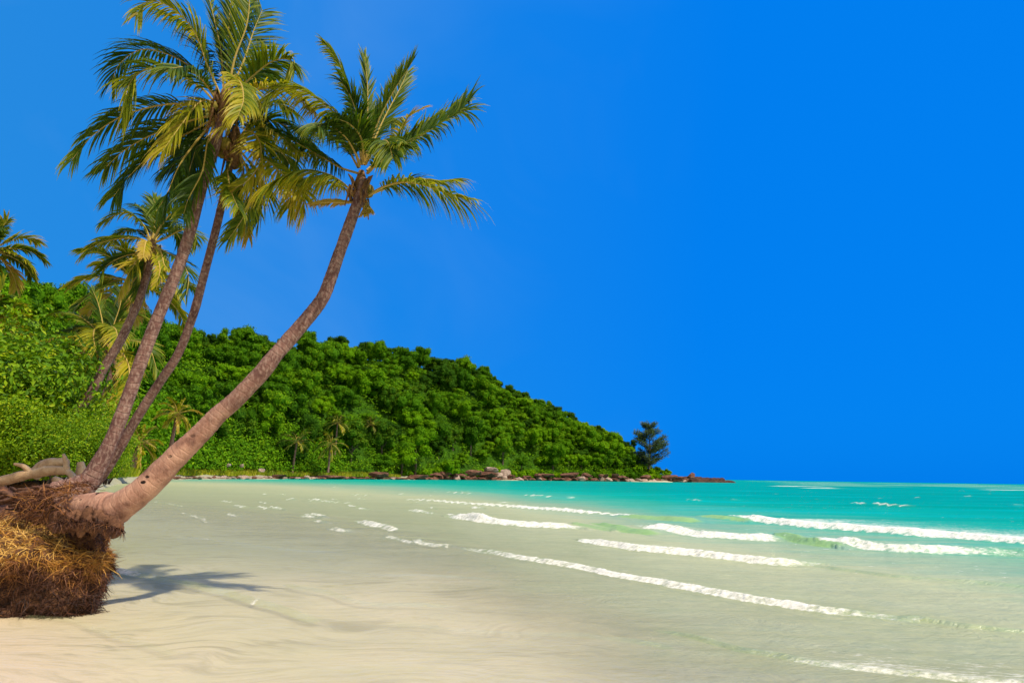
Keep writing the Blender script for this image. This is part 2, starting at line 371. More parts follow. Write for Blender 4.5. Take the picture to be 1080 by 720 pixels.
# ------------------------------------------------------------------ sea
WAVES = [  # front line in photo pixels, height m, foam thickness, foam profile
    dict(p=[(430, 527), (485, 531), (540, 535), (600, 540), (658, 544)], a=.22, foam=[(0, .8), (.4, .9), (1, 1)], lace=.25),
    dict(p=[(655, 545), (690, 548), (725, 551)], a=.25, foam=[(0, 0), (1, 0)], lace=0, g=1),
    dict(p=[(470, 545), (500, 550), (540, 554), (607, 558)], a=.24, foam=[(0, .6), (.15, 1), (.85, 1), (1, .7)], lace=.15),
    dict(p=[(605, 556), (640, 560)], a=.16, foam=[(0, 0), (1, 0)], lace=0, g=.8),
    dict(p=[(672, 559), (720, 565), (770, 569), (832, 571)], a=.24, foam=[(0, .6), (.1, 1), (.9, 1), (1, .3)], lace=.3),
    dict(p=[(625, 556), (650, 560), (678, 564)], a=.2, foam=[(0, 0), (1, 0)], lace=0, g=1),
    dict(p=[(775, 548), (830, 554), (900, 560), (980, 566), (1100, 576), (1220, 586)], a=.28, foam=[(0, .9), (.3, 1), (.7, 1), (1, .8)], lace=.85),
    dict(p=[(740, 546), (780, 550)], a=.2, foam=[(0, 0), (1, 0)], lace=0, g=1),
    dict(p=[(868, 575), (930, 581), (1000, 584), (1100, 588), (1230, 595)], a=.22, foam=[(0, 1), (.5, .85), (.7, .4), (1, .6)], lace=.4),
    dict(p=[(820, 568), (845, 573), (875, 577)], a=.2, foam=[(0, 0), (1, 0)], lace=0, g=1),
    dict(p=[(612, 570), (640, 576), (700, 584), (770, 591), (820, 596), (862, 596)], a=.17, foam=[(0, .8), (.08, 1), (.85, 1), (1, .5)], lace=.22),
    dict(p=[(860, 597), (930, 607), (1010, 614), (1120, 622)], a=.07, foam=[(0, .1), (.5, .12), (1, .1)], lace=.1),
    dict(p=[(488, 579), (540, 588), (600, 598), (660, 610), (720, 622), (790, 634), (870, 646), (965, 655)], a=.10, foam=[(0, .5), (.15, .72), (.4, 1), (.85, 1), (1, .5)], lace=.25),
    dict(p=[(965, 655), (1030, 663), (1130, 672)], a=.05, foam=[(0, .2), (1, .2)], lace=.3),
    dict(p=[(700, 668), (790, 688), (880, 704), (980, 716), (1100, 728), (1200, 738)], a=.045, foam=[(0, 0), (.2, .35), (.5, .72), (1, .8)], lace=.5),
    dict(p=[(112, 600), (135, 606), (160, 611), (220, 624), (275, 640), (330, 656)], a=.075, foam=[(0, .95), (.18, .8), (.26, 0), (.70, 0), (.76, .55), (.82, 0), (1, 0)], lace=0, g=.45),
    dict(p=[(330, 600), (390, 606), (450, 607), (520, 612)], a=.035, foam=[(0, 0), (.5, .3), (1, 0)], lace=.1, g=.25),
    dict(p=[(180, 566), (240, 572), (300, 580), (360, 583)], a=.05, foam=[(0, .3), (.3, .45), (.6, .1), (1, 0)], lace=.1, g=.2),
    dict(p=[(420, 660), (520, 668), (620, 672), (700, 684)], a=.028, foam=[(0, 0), (.6, .25), (1, .3)], lace=.1, g=.25),
    dict(p=[(300, 618), (345, 628), (378, 637), (420, 639), (470, 640)], a=.05, foam=[(0, 0), (.35, 0), (.45, .52), (.6, .3), (.7, 0), (1, 0)], lace=.05, g=.35),
    dict(p=[(30, 650), (80, 658), (130, 676), (180, 690)], a=.02, foam=[(0, .2), (.5, .38), (1, .1)], lace=.2),
    # small broken crests further out
    dict(p=[(375, 550), (395, 556), (413, 560)], a=.17, foam=[(0, .8), (1, .8)], lace=.1),
    dict(p=[(436, 572), (455, 576), (472, 577)], a=.10, foam=[(0, .8), (1, .7)], lace=.1),
    dict(p=[(406, 567), (432, 573)], a=.08, foam=[(0, .7), (1, .7)], lace=.1),
    dict(p=[(428, 538), (455, 542)], a=.14, foam=[(0, .8), (1, .6)], lace=.1),
    dict(p=[(318, 543), (338, 546)], a=.12, foam=[(0, .75), (1, .75)], lace=.05),
    dict(p=[(322, 527), (350, 530), (372, 531)], a=.14, foam=[(0, .8), (1, .7)], lace=.05),
    dict(p=[(270, 535), (300, 538)], a=.11, foam=[(0, .7), (1, .7)], lace=.05),
    dict(p=[(160, 529), (190, 534)], a=.08, foam=[(0, .55), (1, .6)], lace=.1),
    dict(p=[(190, 541), (207, 546), (216, 551)], a=.07, foam=[(0, .6), (1, .62)], lace=.05),
    dict(p=[(553, 522), (575, 524), (602, 525)], a=.22, foam=[(0, .85), (1, .85)], lace=.05),
    dict(p=[(467, 519), (495, 521)], a=.22, foam=[(0, .8), (1, .8)], lace=.05),
    dict(p=[(370, 522), (385, 523)], a=.18, foam=[(0, .8), (1, .8)], lace=.05),
    dict(p=[(922, 532), (945, 534), (968, 535)], a=.26, foam=[(0, .85), (1, .8)], lace=.1),
    dict(p=[(895, 530), (912, 532)], a=.2, foam=[(0, .7), (1, .7)], lace=.1),
    dict(p=[(725, 527), (735, 528)], a=.18, foam=[(0, .8), (1, .8)], lace=.1),
]
rw_ = random.Random(4)
for i in range(22):  # faint small crests over the shallows
    px = rw_.uniform(225, 520); yh = 505.8 + (px - 787) * .015; off = rw_.uniform(18, 62) if px < 400 else rw_.uniform(14, 48); ln = rw_.uniform(5, 16) * (.5 + off / 50)
    WAVES.append(dict(p=[(px, yh + off), (px + ln * .5, yh + off + ln * .09), (px + ln, yh + off + ln * .12)], a=rw_.uniform(.07, .13), foam=[(0, .6), (.5, .85), (1, .5)], lace=.1))
for i in range(90):  # scattered white horses out to the horizon
    px = random.uniform(760, 1150) if i > 10 else random.uniform(300, 800)
    yh = 505.8 + (px - 787) * .015
    off = random.uniform(.9, 5) if i % 2 else random.uniform(6, 24)
    if px < 720: off = random.uniform(13, 30)
    ln = random.uniform(3, 9)
    WAVES.append(dict(p=[(px, yh + off), (px + ln, yh + off + ln * .03)], a=random.uniform(.12, .22) * (1.8 if off < 7 else 1), wpx=(.30 if off < 8 else 0),  foam=[(0, .75), (1, .75)] if off > 5 else [(0, .45), (.5, .62), (1, .4)], lace=.05))

pxs = np.linspace(-300, 1380, 1100)
inv = np.concatenate([np.linspace(1 / 4.4, 1 / 160, 700, endpoint=False), np.linspace(1 / 160, 1 / 1400, 190)])
ds = np.concatenate([[.05, 1, 2.2, 3.4], 1 / inv, [1700, 2600, 5000, 12000, 30000]])
X, Y, nr, nc = polar_grid(pxs, ds)
X = X.ravel(); Y = Y.ravel(); Dd = np.hypot(X, Y); PX = az_px(X, Y)
T = np.log(np.maximum(Dd, .3) / (1.5 * pint(PX, TEAL))) + .35 * (fbm(X * .08 / (1 + Dd * .01), Y * .08 / (1 + Dd * .01)) - .5)
DEPTH = np.clip((T + 3.0) / 3.75, 0, 1)
near = sstep(6, 25, Dd)
Z = .012 * (fbm(X * 1.1 + Y * .3, Y * 2.4, 3) - .5) * (1 - .5 * near) + near * .10 * (fbm(X * .22 + Y * .1, Y * .5, 3) - .5) * (.25 + .75 * DEPTH)
FOAM = np.zeros_like(X); GREEN = np.zeros_like(X)
for wv in WAVES:
    pts = [G(*q) for q in wv['p']]
    pts = crom(pts, max(2, (len(pts) - 1) * 5 + 1)) if len(pts) > 2 else pts
    pa = np.array([(q.x, q.y) for q in pts])
    mean_d = np.hypot(pa[:, 0], pa[:, 1]).mean()
    a = wv['a']; big = min(45, wv.get('wpx', 0) * mean_d ** 2 / 1224); wf = max(a * 1.6, .09, big); wb = min(wf * 4, max(4, wf * .3))
    R = wb * 6 + wf * 2 + 1.0
    sel = np.where((X > pa[:, 0].min() - R) & (X < pa[:, 0].max() + R) & (Y > pa[:, 1].min() - R) & (Y < pa[:, 1].max() + R))[0]
    if not len(sel): continue
    x = X[sel]; y = Y[sel]
    best = np.full(len(sel), 1e9); q = np.zeros(len(sel)); tt = np.zeros(len(sel)); over = np.zeros(len(sel))
    seg = np.hypot(*(pa[1:] - pa[:-1]).T); cum = np.concatenate([[0], np.cumsum(seg)]); tot = cum[-1]
    for i in range(len(pa) - 1):
        dx, dy = pa[i + 1] - pa[i]; L = seg[i]
        u = ((x - pa[i, 0]) * dx + (y - pa[i, 1]) * dy) / L ** 2
        uc = np.clip(u, 0, 1)
        ex = x - (pa[i, 0] + uc * dx); ey = y - (pa[i, 1] + uc * dy); dd = np.hypot(ex, ey)
        sg = np.sign(dx * (y - pa[i, 1]) - dy * (x - pa[i, 0]))
        ov = np.maximum(0, np.maximum(-u, u - 1)) * L
        b = dd < best
        best = np.where(b, dd, best); q = np.where(b, dd * sg, q); tt = np.where(b, (cum[i] + uc * L) / tot, tt)
        if i == 0 or i == len(pa) - 2: over = np.where(b, ov, over)
        else: over = np.where(b, 0, over)
    wig = wf * 1.6 * (fbm(x * .9 / wf * .22 + 3, y * .9 / wf * .22, 3) - .5)
    qq = q + wig
    end = np.clip(1 - over / (wf * 2.0 + .02 * tot), 0, 1)
    lw = sstep(0, .10, tt) * sstep(0, .10, 1 - tt) if tot > 3 else 1.0
    amp = a * (.45 + .55 * lw) * (.75 + .5 * vnoise(x * .6 / wf * .3, y * .6 / wf * .3)) * end
    prof = sstep(-wf * .15, wf, qq) * np.exp(-np.maximum(qq - wf, 0) / wb)
    lump = 1 + .0 * x
    fp = np.interp(tt, [f[0] for f in wv['foam']], [f[1] for f in wv['foam']])
    fr = sstep(-wf * .35, wf * .1, qq) * (1 - sstep(wf * .75, wf * 1.6, qq))
    core = fp * fr * end
    lace = wv['lace'] * sstep(0, wf, qq) * np.exp(-np.maximum(qq - wf, 0) / (wb * 3.5)) * end * np.minimum(1, fp * 1.3)
    Z[sel] += amp * .68 * prof + core * a * .40 * (fbm(x / wf * 2.2, y / wf * 2.2, 3) - .45)
    FOAM[sel] = np.maximum(FOAM[sel], np.maximum(core * .72, lace))
    g = wv.get('g', .25)
    GREEN[sel] = np.maximum(GREEN[sel], g * fr * end * np.clip(1.2 - tt * 0, 0, 1))
def sea_mat():
    k = NT('sea_water'); pos = k.pos()
    wz = k.new('ShaderNodeTexNoise'); k.set(wz.inputs['Vector'], pos); wz.inputs['Scale'].default_value = .5; wz.inputs['Detail'].default_value = 2
    ws = k.new('ShaderNodeVectorMath', operation='SCALE'); k.set(ws.inputs[0], wz.outputs['Color']); ws.inputs['Scale'].default_value = 1.6
    wa = k.new('ShaderNodeVectorMath', operation='ADD'); k.set(wa.inputs[0], pos); k.set(wa.inputs[1], ws.outputs[0]); wv_ = wa.outputs[0]
    dep = k.attr('depth'); foam = k.attr('foam'); green = k.attr('green')
    streak = k.noise(k.mapping(pos, (.35, 1.6, 1), (0, 0, .15)), .55, 6, .6, .6)
    fine = k.noise(k.mapping(pos, (.8, 2.6, 1), (0, 0, .3)), 2.2, 5, .6)
    d2 = k.math('ADD', dep, k.math('MULTIPLY', k.math('SUBTRACT', streak, .5), .16), clamp=True)
    body = k.ramp(d2, [(0, (.50, .44, .26)), (.20, (.47, .455, .26)), (.30, (.43, .445, .235)), (.42, (.46, .49, .26)), (.52, (.54, .56, .31)), (.60, (.30, .45, .28)), (.68, (.085, .41, .27)), (.78, (.006, .37, .255)), (.90, (.0, .32, .24)), (1, (.0, .29, .225))])
    broad = k.noise(k.mapping(pos, (.05, .34, 1), (0, 0, .12)), .5, 5, .6)
    far_ = k.mrange(d2, .62, .80)
    body = k.mix(k.math('MULTIPLY', k.mrange(broad, .50, .66, 0, .55, True), far_), body, (.0, .42, .39))
    body = k.mix(k.math('MULTIPLY', k.mrange(broad, .46, .34, 0, .55, True), far_), body, (.0, .27, .165))
    body = k.mix(k.math('MULTIPLY', green, .9), body, (.36, .58, .17))  # light coming through the wave fronts, put in as greener body colour
    body = k.mix(k.mrange(fine, .38, .66, 0, .34), body, k.mix(1.0, body, (.55, .72, .75), 'MULTIPLY'))
    op = k.ramp(d2, [(0, (.0,) * 3), (.13, (.08,) * 3), (.22, (.42,) * 3), (.30, (.68,) * 3), (.5, (.80,) * 3), (.68, (1,) * 3)])
    op = k.math('MAXIMUM', op, k.math('MULTIPLY', green, .55))
    h = k.math('ADD', k.math('MULTIPLY', k.noise(k.mapping(pos, (1, 1.9, 1), (0, 0, .35)), 3.0, 4, .55), 1.0), k.math('MULTIPLY', k.noise(k.mapping(pos, (.5, 1.2, 1), (0, 0, .2)), .7, 3), 2.0))
    h = k.math('ADD', h, k.math('MULTIPLY', k.noise(k.mapping(wv_, (1.4, 4.5, 1), (0, 0, .32)), 4.5, 4, .6), .9))
    bmp = k.bump(h, .8, .05)
    tr = k.new('ShaderNodeBsdfTransparent'); tr.inputs[0].default_value = (.985, .995, .95, 1)
    df = k.new('ShaderNodeBsdfDiffuse'); k.set(df.inputs[0], body); k.l.new(bmp, df.inputs['Normal'])
    gl = k.new('ShaderNodeBsdfGlossy'); gl.inputs['Roughness'].default_value = .12; k.l.new(bmp, gl.inputs['Normal'])
    gl.inputs[0].default_value = (1, 1, 1, 1)
    fr = k.new('ShaderNodeFresnel'); fr.inputs[0].default_value = 1.33; k.l.new(bmp, fr.inputs['Normal'])
    fac = k.math('MINIMUM', k.math('MULTIPLY', fr.outputs[0], .45), .15)
    w = k.mixsh(fac, k.mixsh(op, tr.outputs[0], df.outputs[0]), gl.outputs[0])
    n1 = k.noise(k.mapping(pos, (.75, 1.5, 1), (0, 0, .5)), 9.0, 6, .68); n2 = k.noise(k.mapping(pos, (1, 1, 1)), 1.6, 4, .6)
    nn = k.math('ADD', k.math('MULTIPLY', n1, .65), k.math('MULTIPLY', n2, .35))
    f = k.mrange(k.math('ADD', foam, k.math('MULTIPLY', k.math('SUBTRACT', nn, .5), 1.7)), .30, .82, 0, 1, True)
    f = k.math('MULTIPLY', f, k.mrange(foam, .02, .12))
    # loose flecks of foam scattered over the chop
    fl = k.math('MULTIPLY', k.mrange(k.noise(k.mapping(pos, (.7, 1.6, 1), (0, 0, .3)), 3.4, 5, .72), .635, .685, 0, .85, True), k.mrange(dep, .34, .55, .0, 1))
    fl = k.math('MULTIPLY', fl, k.mrange(k.noise(pos, .16, 3), .44, .58))
    f = k.math('MAXIMUM', f, fl)
    fd = k.principled(k.ramp(n1, [(.3, (.76, .73, .62)), (.6, (.93, .90, .79))]), .8, k.bump(n1, .8, .06), .1)
    return k.finish(k.mixsh(f, w, fd))
sm = grid_mesh('sea', X.reshape(nr, nc), Y.reshape(nr, nc), Z.reshape(nr, nc), nr, nc, sea_mat(), {'depth': DEPTH, 'foam': FOAM, 'green': GREEN})
tag(link('sea', sm), 'shallow clear sea turning turquoise, with white breaking waves', 'water', kind='structure')

# ------------------------------------------------------------------ hill
TREE_H = 12.0
def hill_h(px, d):
    db = hill_base(px); r = pint(px, RISE)
    ysil = pint(px, SIL)
    cx = (px - 540) / FPX; cy = (360 - ysil) / FPX
    rx = FWD.x + RIGHT.x * cx + UP.x * cy; ry = FWD.y + RIGHT.y * cx + UP.y * cy; rz = FWD.z + RIGHT.z * cx + UP.z * cy
    top = CAM_H + rz / np.hypot(rx, ry) * (db + r) - TREE_H * .85
    top = np.maximum(top, .5)
    u = (d - db) / r
    s = np.where(u < 0, -60 * np.clip(-u, 0, 1), np.where(u < 1, np.sin(np.clip(u, 0, 1) * PI / 2) ** 1.05, np.exp(-np.maximum(u - 1, 0) * .6)))
    return np.where(u < 0, np.maximum(1.2 + s, -2), 1.2 + (top - 1.2) * s) * sstep(730, 700, px) + np.where(px > 700, -1.0 * sstep(700, 730, px), 0)
pxs = np.linspace(-900, 735, 220)
A = np.array([az(p) for p in pxs]); U = np.concatenate([[-.12, -.03], np.linspace(0, 1.15, 36), [1.4, 2, 3]])
PXg, Ug = np.meshgrid(pxs, U); Dg = hill_base(PXg) + Ug * pint(PXg, RISE); Ag = np.broadcast_to(A, PXg.shape)
Hz = hill_h(PXg, Dg) + 1.5 * (fbm(Dg * np.sin(Ag) * .06, Dg * .06) - .5) * np.clip(Ug, 0, 1)
def hill_mat():
    k = NT('hill_undergrowth'); n = k.noise(k.pos(), .5, 6, .65)
    c = k.ramp(n, [(.3, (.018, .055, .003)), (.55, (.040, .115, .004)), (.75, (.075, .15, .006))])
    return k.finish(k.principled(c, .9, k.bump(n, 1.0, 1.5), .1))
hm = grid_mesh('hill', Dg * np.sin(Ag), Dg * np.cos(Ag), Hz, len(U), len(pxs), hill_mat())
tag(link('hill', hm), 'wooded hill sloping down to the rocky point', 'hill', kind='structure')
def hill_pt(px, u):
    d = float(hill_base(px) + u * pint(px, RISE)); return polar(px, d, float(hill_h(np.float64(px), d)))

# ------------------------------------------------------------------ broadleaf trees
def crown_mb(seed, rx, rz, lobes, leaves, ls, core=True, flat=.0, tl=(0, 1)):
    rd = random.Random(seed); mb = MB(); L = []
    for i in range(lobes):
        a = rd.uniform(0, 2 * PI); rr = math.sqrt(rd.random()) * .72; h = rd.uniform(-.55, .75) * (1 - rr * .55)
        s = rd.uniform(.17, .40) * (1 - .2 * rr)
        L.append((Vector((math.cos(a) * rr * rx, math.sin(a) * rr * rx, h * rz)), s * rx, s * (rx * .4 + rz * .6) * rd.uniform(.75, 1.0), rd.uniform(-.18, .18)))
    if core:
        for c, s, sz, tv in L:
            import bmesh
            bm = bmesh.new(); bmesh.ops.create_icosphere(bm, subdivisions=2, radius=1)
            off = len(mb.v)
            for v in bm.verts:
                nz = 1 + .35 * noise.noise(v.co * 2.1 + c)
                mb.vert(c + Vector((v.co.x * s, v.co.y * s, v.co.z * sz)) * .80 * nz, .30)
            for f in bm.faces: mb.face(tuple(off + v.index for v in f.verts))
            bm.free()
    for i in range(leaves):
        c, s, sz, tv = L[rd.randrange(len(L))]
        d = Vector((rd.gauss(0, 1), rd.gauss(0, 1), rd.gauss(.25, 1))).normalized()
        nz = 1 + .3 * noise.noise(d * 2.3 + c)
        p = c + Vector((d.x * s, d.y * s, d.z * sz)) * nz * rd.uniform(.80, 1.12)
        n = (d + Vector((rd.gauss(0, .55), rd.gauss(0, .55), rd.gauss(.25, .45)))).normalized()
        u = n.orthogonal().normalized(); w = n.cross(u); an = rd.uniform(0, 2 * PI)
        u, w = u * math.cos(an) + w * math.sin(an), w * math.cos(an) - u * math.sin(an)
        l = ls * rd.uniform(.6, 1.35); t = min(1, max(0, .5 + tv + rd.gauss(0, .16)))
        q = [mb.vert(p + u * l, t), mb.vert(p + w * l * .45 + n * l * .1, t), mb.vert(p - u * l, t), mb.vert(p - w * l * .45 + n * l * .1, t)]
        mb.face(tuple(q))
    return mb
protoC = {}
def cm(key, matk, *a, **k): protoC[key] = crown_mb(*a, **k).mesh('crown', [M[matk]])
for i in range(3):
    cm('round%d' % i, 'treeA', 20 + i, 5.0, 4.0 + i * .6, 24, 3400, .28)
    cm('dark%d' % i, 'treeB', 40 + i, 5.0, 4.2 + i * .8, 20, 3200, .28)
    cm('bright%d' % i, 'treeC', 60 + i, 5.2, 4.0, 26, 3600, .27)
tb = MB()
tp = [Vector((0, 0, 0)), Vector((.12, .05, 2)), Vector((-.05, 0, 4)), Vector((.1, 0, 6))]
tube(tb, crom(tp, 10), np.linspace(.34, .14, 10), 8, rough=.2)
for k in range(5):
    a = k * 1.3; b = Vector((0, 0, 3.2 + k * .45))
    tube(tb, crom([b, b + Vector((math.cos(a) * 1.1, math.sin(a) * 1.1, .8)), b + Vector((math.cos(a) * 2.4, math.sin(a) * 2.4, 2.0))], 6), np.linspace(.13, .05, 6), 6)
trunkM = tb.mesh('trunk', [M['bark']], True)

def tree(kind, loc, s, label, group, sz=1.0, rz=0.0, parts=True, cz=6.0):
    t = empty('broadleaf_tree', loc, label, 'tree', group); t.rotation_euler.z = rz; ax = random.uniform(.82, 1.24); t.scale = (s * ax, s / ax ** .5, s * sz)
    c = link('crown', protoC[kind], t); c.location.z = cz
    if parts: link('trunk', trunkM, t)
    return t

KN = {'round': 'mid green', 'dark': 'dark green', 'bright': 'bright light green'}
rd = random.Random(77)
cand = []
for row in range(12):
    u0 = 1.0 - row / 12.0
    px = -40.0
    while px < 700:
        rise = float(pint(px, RISE)); d = float(hill_base(px)) + u0 * rise
        nrow = max(2, min(12, int(rise / 8)))
        px += 7.6 / d * FPX * rd.uniform(.7, 1.3)
        if px > 697: break
        if row and rd.random() > nrow / 12.0 * 1.45: continue
        u = min(1.0, max(.02, u0 + rd.uniform(-.05, .05)))
        p = hill_pt(px, u); kb = rd.random()
        big = noise.noise(Vector((px * .02, u * 3, 0)))
        kind = 'dark' if kb < (.5 if u > .85 else .24) else ('bright' if kb > (1.1 if px < 150 else .50 if px > 590 else .74 if big > .05 else .88) else 'round')
        s = (.66 + .80 * rd.random() ** 1.25) * (.72 if rise < 42 else 1) * (.8 if px > 655 else 1)
        if u > .90: s = rd.uniform(.70, .98)
        elif u > .74: s = min(s, 1.12) * (.75 if rise < 42 else 1)
        cand.append((s / p.length, px, u, p, kind, s))
cand.sort(key=lambda c: -c[0])
def zone_of(u, px):
    side = 'west of the leaning trunk' if px < 260 else 'behind the bay' if px < 560 else 'near the point'
    return ('on the hill skyline ' if u > .9 else 'high on the hill ' if u > .62 else 'half way up the hill ' if u > .34 else 'low on the hill ') + side
for sc_, px, u, p, kind, s in cand[:290]:
    z = zone_of(u, px)
    tree(kind + str(rd.randrange(3)), p - Vector((0, 0, 1.2)), s, KN[kind] + ' round crowned tree ' + z, KN[kind] + ' trees ' + z, rd.uniform(.72, .98) if u > .90 else rd.uniform(.72, 1.12) if u > .72 else rd.uniform(.72, 1.42), rd.uniform(0, 6.28), parts=u < .15)
fill = [(p, s, kind, rd.uniform(0, 6.28)) for _, px, u, p, kind, s in cand[290:]]
for px in np.arange(-880, -40, 22):
    for u in (.12, .35, .6, .8, 1.0): fill.append((hill_pt(px + rd.uniform(-9, 9), u), rd.uniform(1.0, 1.5), rd.choice(['round', 'dark', 'bright']), rd.uniform(0, 6)))
print('hill trees', len(cand), 'rest', len(fill))
def forest(name, items, matk, label):
    cos = []; tin = []; quads = []; off = 0
    for p, s, kind, rz in items:
        me = protoC[kind + str(rd.randrange(3))]; n = len(me.vertices)
        co = np.empty(n * 3, np.float32); me.vertices.foreach_get('co', co); co = co.reshape(-1, 3)
        t = np.empty(n, np.float32); me.attributes['tint'].data.foreach_get('value', t)
        c_, s_ = math.cos(rz), math.sin(rz); co = co + np.array([0, 0, 6.0], np.float32)
        co = np.stack([co[:, 0] * c_ - co[:, 1] * s_, co[:, 0] * s_ + co[:, 1] * c_, co[:, 2]], 1) * s + np.array([p.x, p.y, p.z - 1.2])
        k0 = 12 * 0
        lt = np.empty(len(me.polygons), np.int32); me.polygons.foreach_get('loop_total', lt)
        li = np.empty(len(me.loops), np.int32); me.loops.foreach_get('vertex_index', li)
        nt = int((lt == 3).sum())            # the core triangles come first, then the leaf quads
        tri = li[:nt * 3].reshape(-1, 3); q = li[nt * 3:].reshape(-1, 4)
        quads.append((tri + off, q + off)); cos.append(co); tin.append(np.clip(t + rd.uniform(-.18, .18), 0, 1)); off += n
    co = np.concatenate(cos).astype(np.float32); T3 = np.concatenate([q[0] for q in quads]); Q4 = np.concatenate([q[1] for q in quads])
    me = bpy.data.meshes.new(name); me.vertices.add(len(co)); me.vertices.foreach_set('co', co.ravel())
    loops = np.concatenate([T3.ravel(), Q4.ravel()]).astype(np.int32); me.loops.add(len(loops)); me.loops.foreach_set('vertex_index', loops)
    st = np.concatenate([np.arange(len(T3)) * 3, len(T3) * 3 + np.arange(len(Q4)) * 4]).astype(np.int32)
    me.polygons.add(len(st)); me.polygons.foreach_set('loop_start', st); me.update(calc_edges=True); me.validate()
    me.attributes.new('tint', 'FLOAT', 'POINT').data.foreach_set('value', np.concatenate(tin).astype(np.float32))
    me.materials.append(M[matk]); tag(link(name, me), label, 'forest', kind='stuff')
for kd, mk, lab in (('round', 'treeA', 'mid green forest canopy filling the hill'), ('dark', 'treeB', 'dark green forest canopy filling the hill'), ('bright', 'treeC', 'bright green forest canopy filling the hill')):
    it = [f for f in fill if f[2] == kd]
    if it: forest('forest', it, mk, lab)

# low growth between the crowns: one uncountable mass
def undergrowth():
    mb = MB(); r = random.Random(3)
    def puff(p, s, n, ls, base):
        for i in range(n):
            d = Vector((r.gauss(0, 1), r.gauss(0, 1), abs(r.gauss(0, .8)))).normalized()
            q = p + Vector((d.x * s, d.y * s, d.z * s * .8)) * r.uniform(.6, 1)
            nn = (d + Vector((r.gauss(0, .5), r.gauss(0, .5), .3))).normalized(); u = nn.orthogonal().normalized(); w = nn.cross(u)
            a = r.uniform(0, 6.28); u, w = u * math.cos(a) + w * math.sin(a), w * math.cos(a) - u * math.sin(a)
            l = ls * r.uniform(.6, 1.3); t = min(1, max(0, base + r.gauss(0, .15)))
            mb.face(tuple(mb.vert(x, t) for x in (q + u * l, q + w * l * .5, q - u * l, q - w * l * .5)))
    for i in range(3600):
        px = r.uniform(-60, 702); u = r.random() ** 1.1
        if i > 3000: px = r.uniform(110, 360); u = r.uniform(0, .2)
        p = hill_pt(px, u); puff(p + Vector((0, 0, .8)), r.uniform(2.0, 4.4), 60, .42, r.choice([.25, .45, .6]))
    return mb
tag(undergrowth().build('undergrowth', [M['treeA']]), 'dense low leaf growth filling the hill between the trees', 'undergrowth', kind='stuff')

# ------------------------------------------------------------------ palms
def frond_mb(ctrl, L, n=46, outward=None, twist=0.0, droop=.55, base=.45, seed=0, a0=62, a1=26, start=.14, tipmin=.45, ragged=.12, wind=Vector((-.10, .04, 0)), fold=.35, rw=.016, wid=.042):
    """one feathered leaf: midrib (material 1) and two rows of drooping leaflets (material 0)"""
    r = random.Random(seed); mb = MB()
    c = crom(ctrl, 4 * n // 3)
    m = len(c)
    acc = [0.0]
    for i in range(1, m): acc.append(acc[-1] + (c[i] - c[i - 1]).length)
    tot = acc[-1]
    if outward is None:
        outward = c[-1] - c[0]; outward.z = 0
        outward = outward.normalized() if outward.length > .05 else Vector((0, -1, 0))
    rad = [rw * (1.25 - 1.05 * (a / tot)) for a in acc]
    tube(mb, c, rad, 5, 1, .5, cap=False)
    ups = Vector((0, 0, 1)) - outward * .45
    for j in range(n):
        t = start + (1 - start) * (j + .5) / n
        s = t * tot; k = min(range(m), key=lambda q: abs(acc[q] - s))
        p = c[k]; T = (c[min(k + 1, m - 1)] - c[max(k - 1, 0)]).normalized()
        N = ups - T * ups.dot(T)
        N = N.normalized() if N.length > .05 else T.orthogonal().normalized()
        N = Matrix.Rotation(twist, 3, T) @ N
        Sd = T.cross(N)
        prof = min(1, .35 + 2.6 * (t - start)) * (tipmin + (1 - tipmin) * math.sqrt(max(0, 1 - ((t - .35) / .68) ** 2)) if t > .35 else 1)
        ang = math.radians(a0 + (a1 - a0) * t)
        for sg in (-1, 1):
            if r.random() < ragged * (.4 + t): continue
            a = ang + r.gauss(0, .09); ln = L * prof * r.uniform(.82, 1.1)
            d = T * math.cos(a) + (Sd * sg * math.cos(fold) + N * math.sin(fold)) * math.sin(a)
            d = (d + wind * r.uniform(.3, 1.6)).normalized()
            wv = (T - d * T.dot(d)); wv = wv.normalized() if wv.length > .05 else N
            wv = Matrix.Rotation(r.uniform(-.6, .6), 3, d) @ wv
            q = p.copy(); dr = droop * r.uniform(.6, 1.5); prev = None
            tv = min(1, max(0, base - .045 + r.gauss(0, .10) + (.10 if sg > 0 else 0) + .10 * (t - .5)))
            for seg in range(5):
                f = seg / 4; ww = wid * (.55, 1, .85, .5, .06)[seg] * .5 * (.6 + .4 * prof)
                tt = min(1, tv + (.22 * f * f if tv > .35 else .05 * f))
                pr = (mb.vert(q + wv * ww, tt), mb.vert(q - wv * ww, tt))
                if prev: mb.face((prev[0], prev[1], pr[1], pr[0]))
                prev = pr
                d = (d + Vector((0, 0, -1)) * dr * .30 * (seg + 1) * .5 + wind * .12).normalized()
                q = q + d * (ln / 4)
    return mb

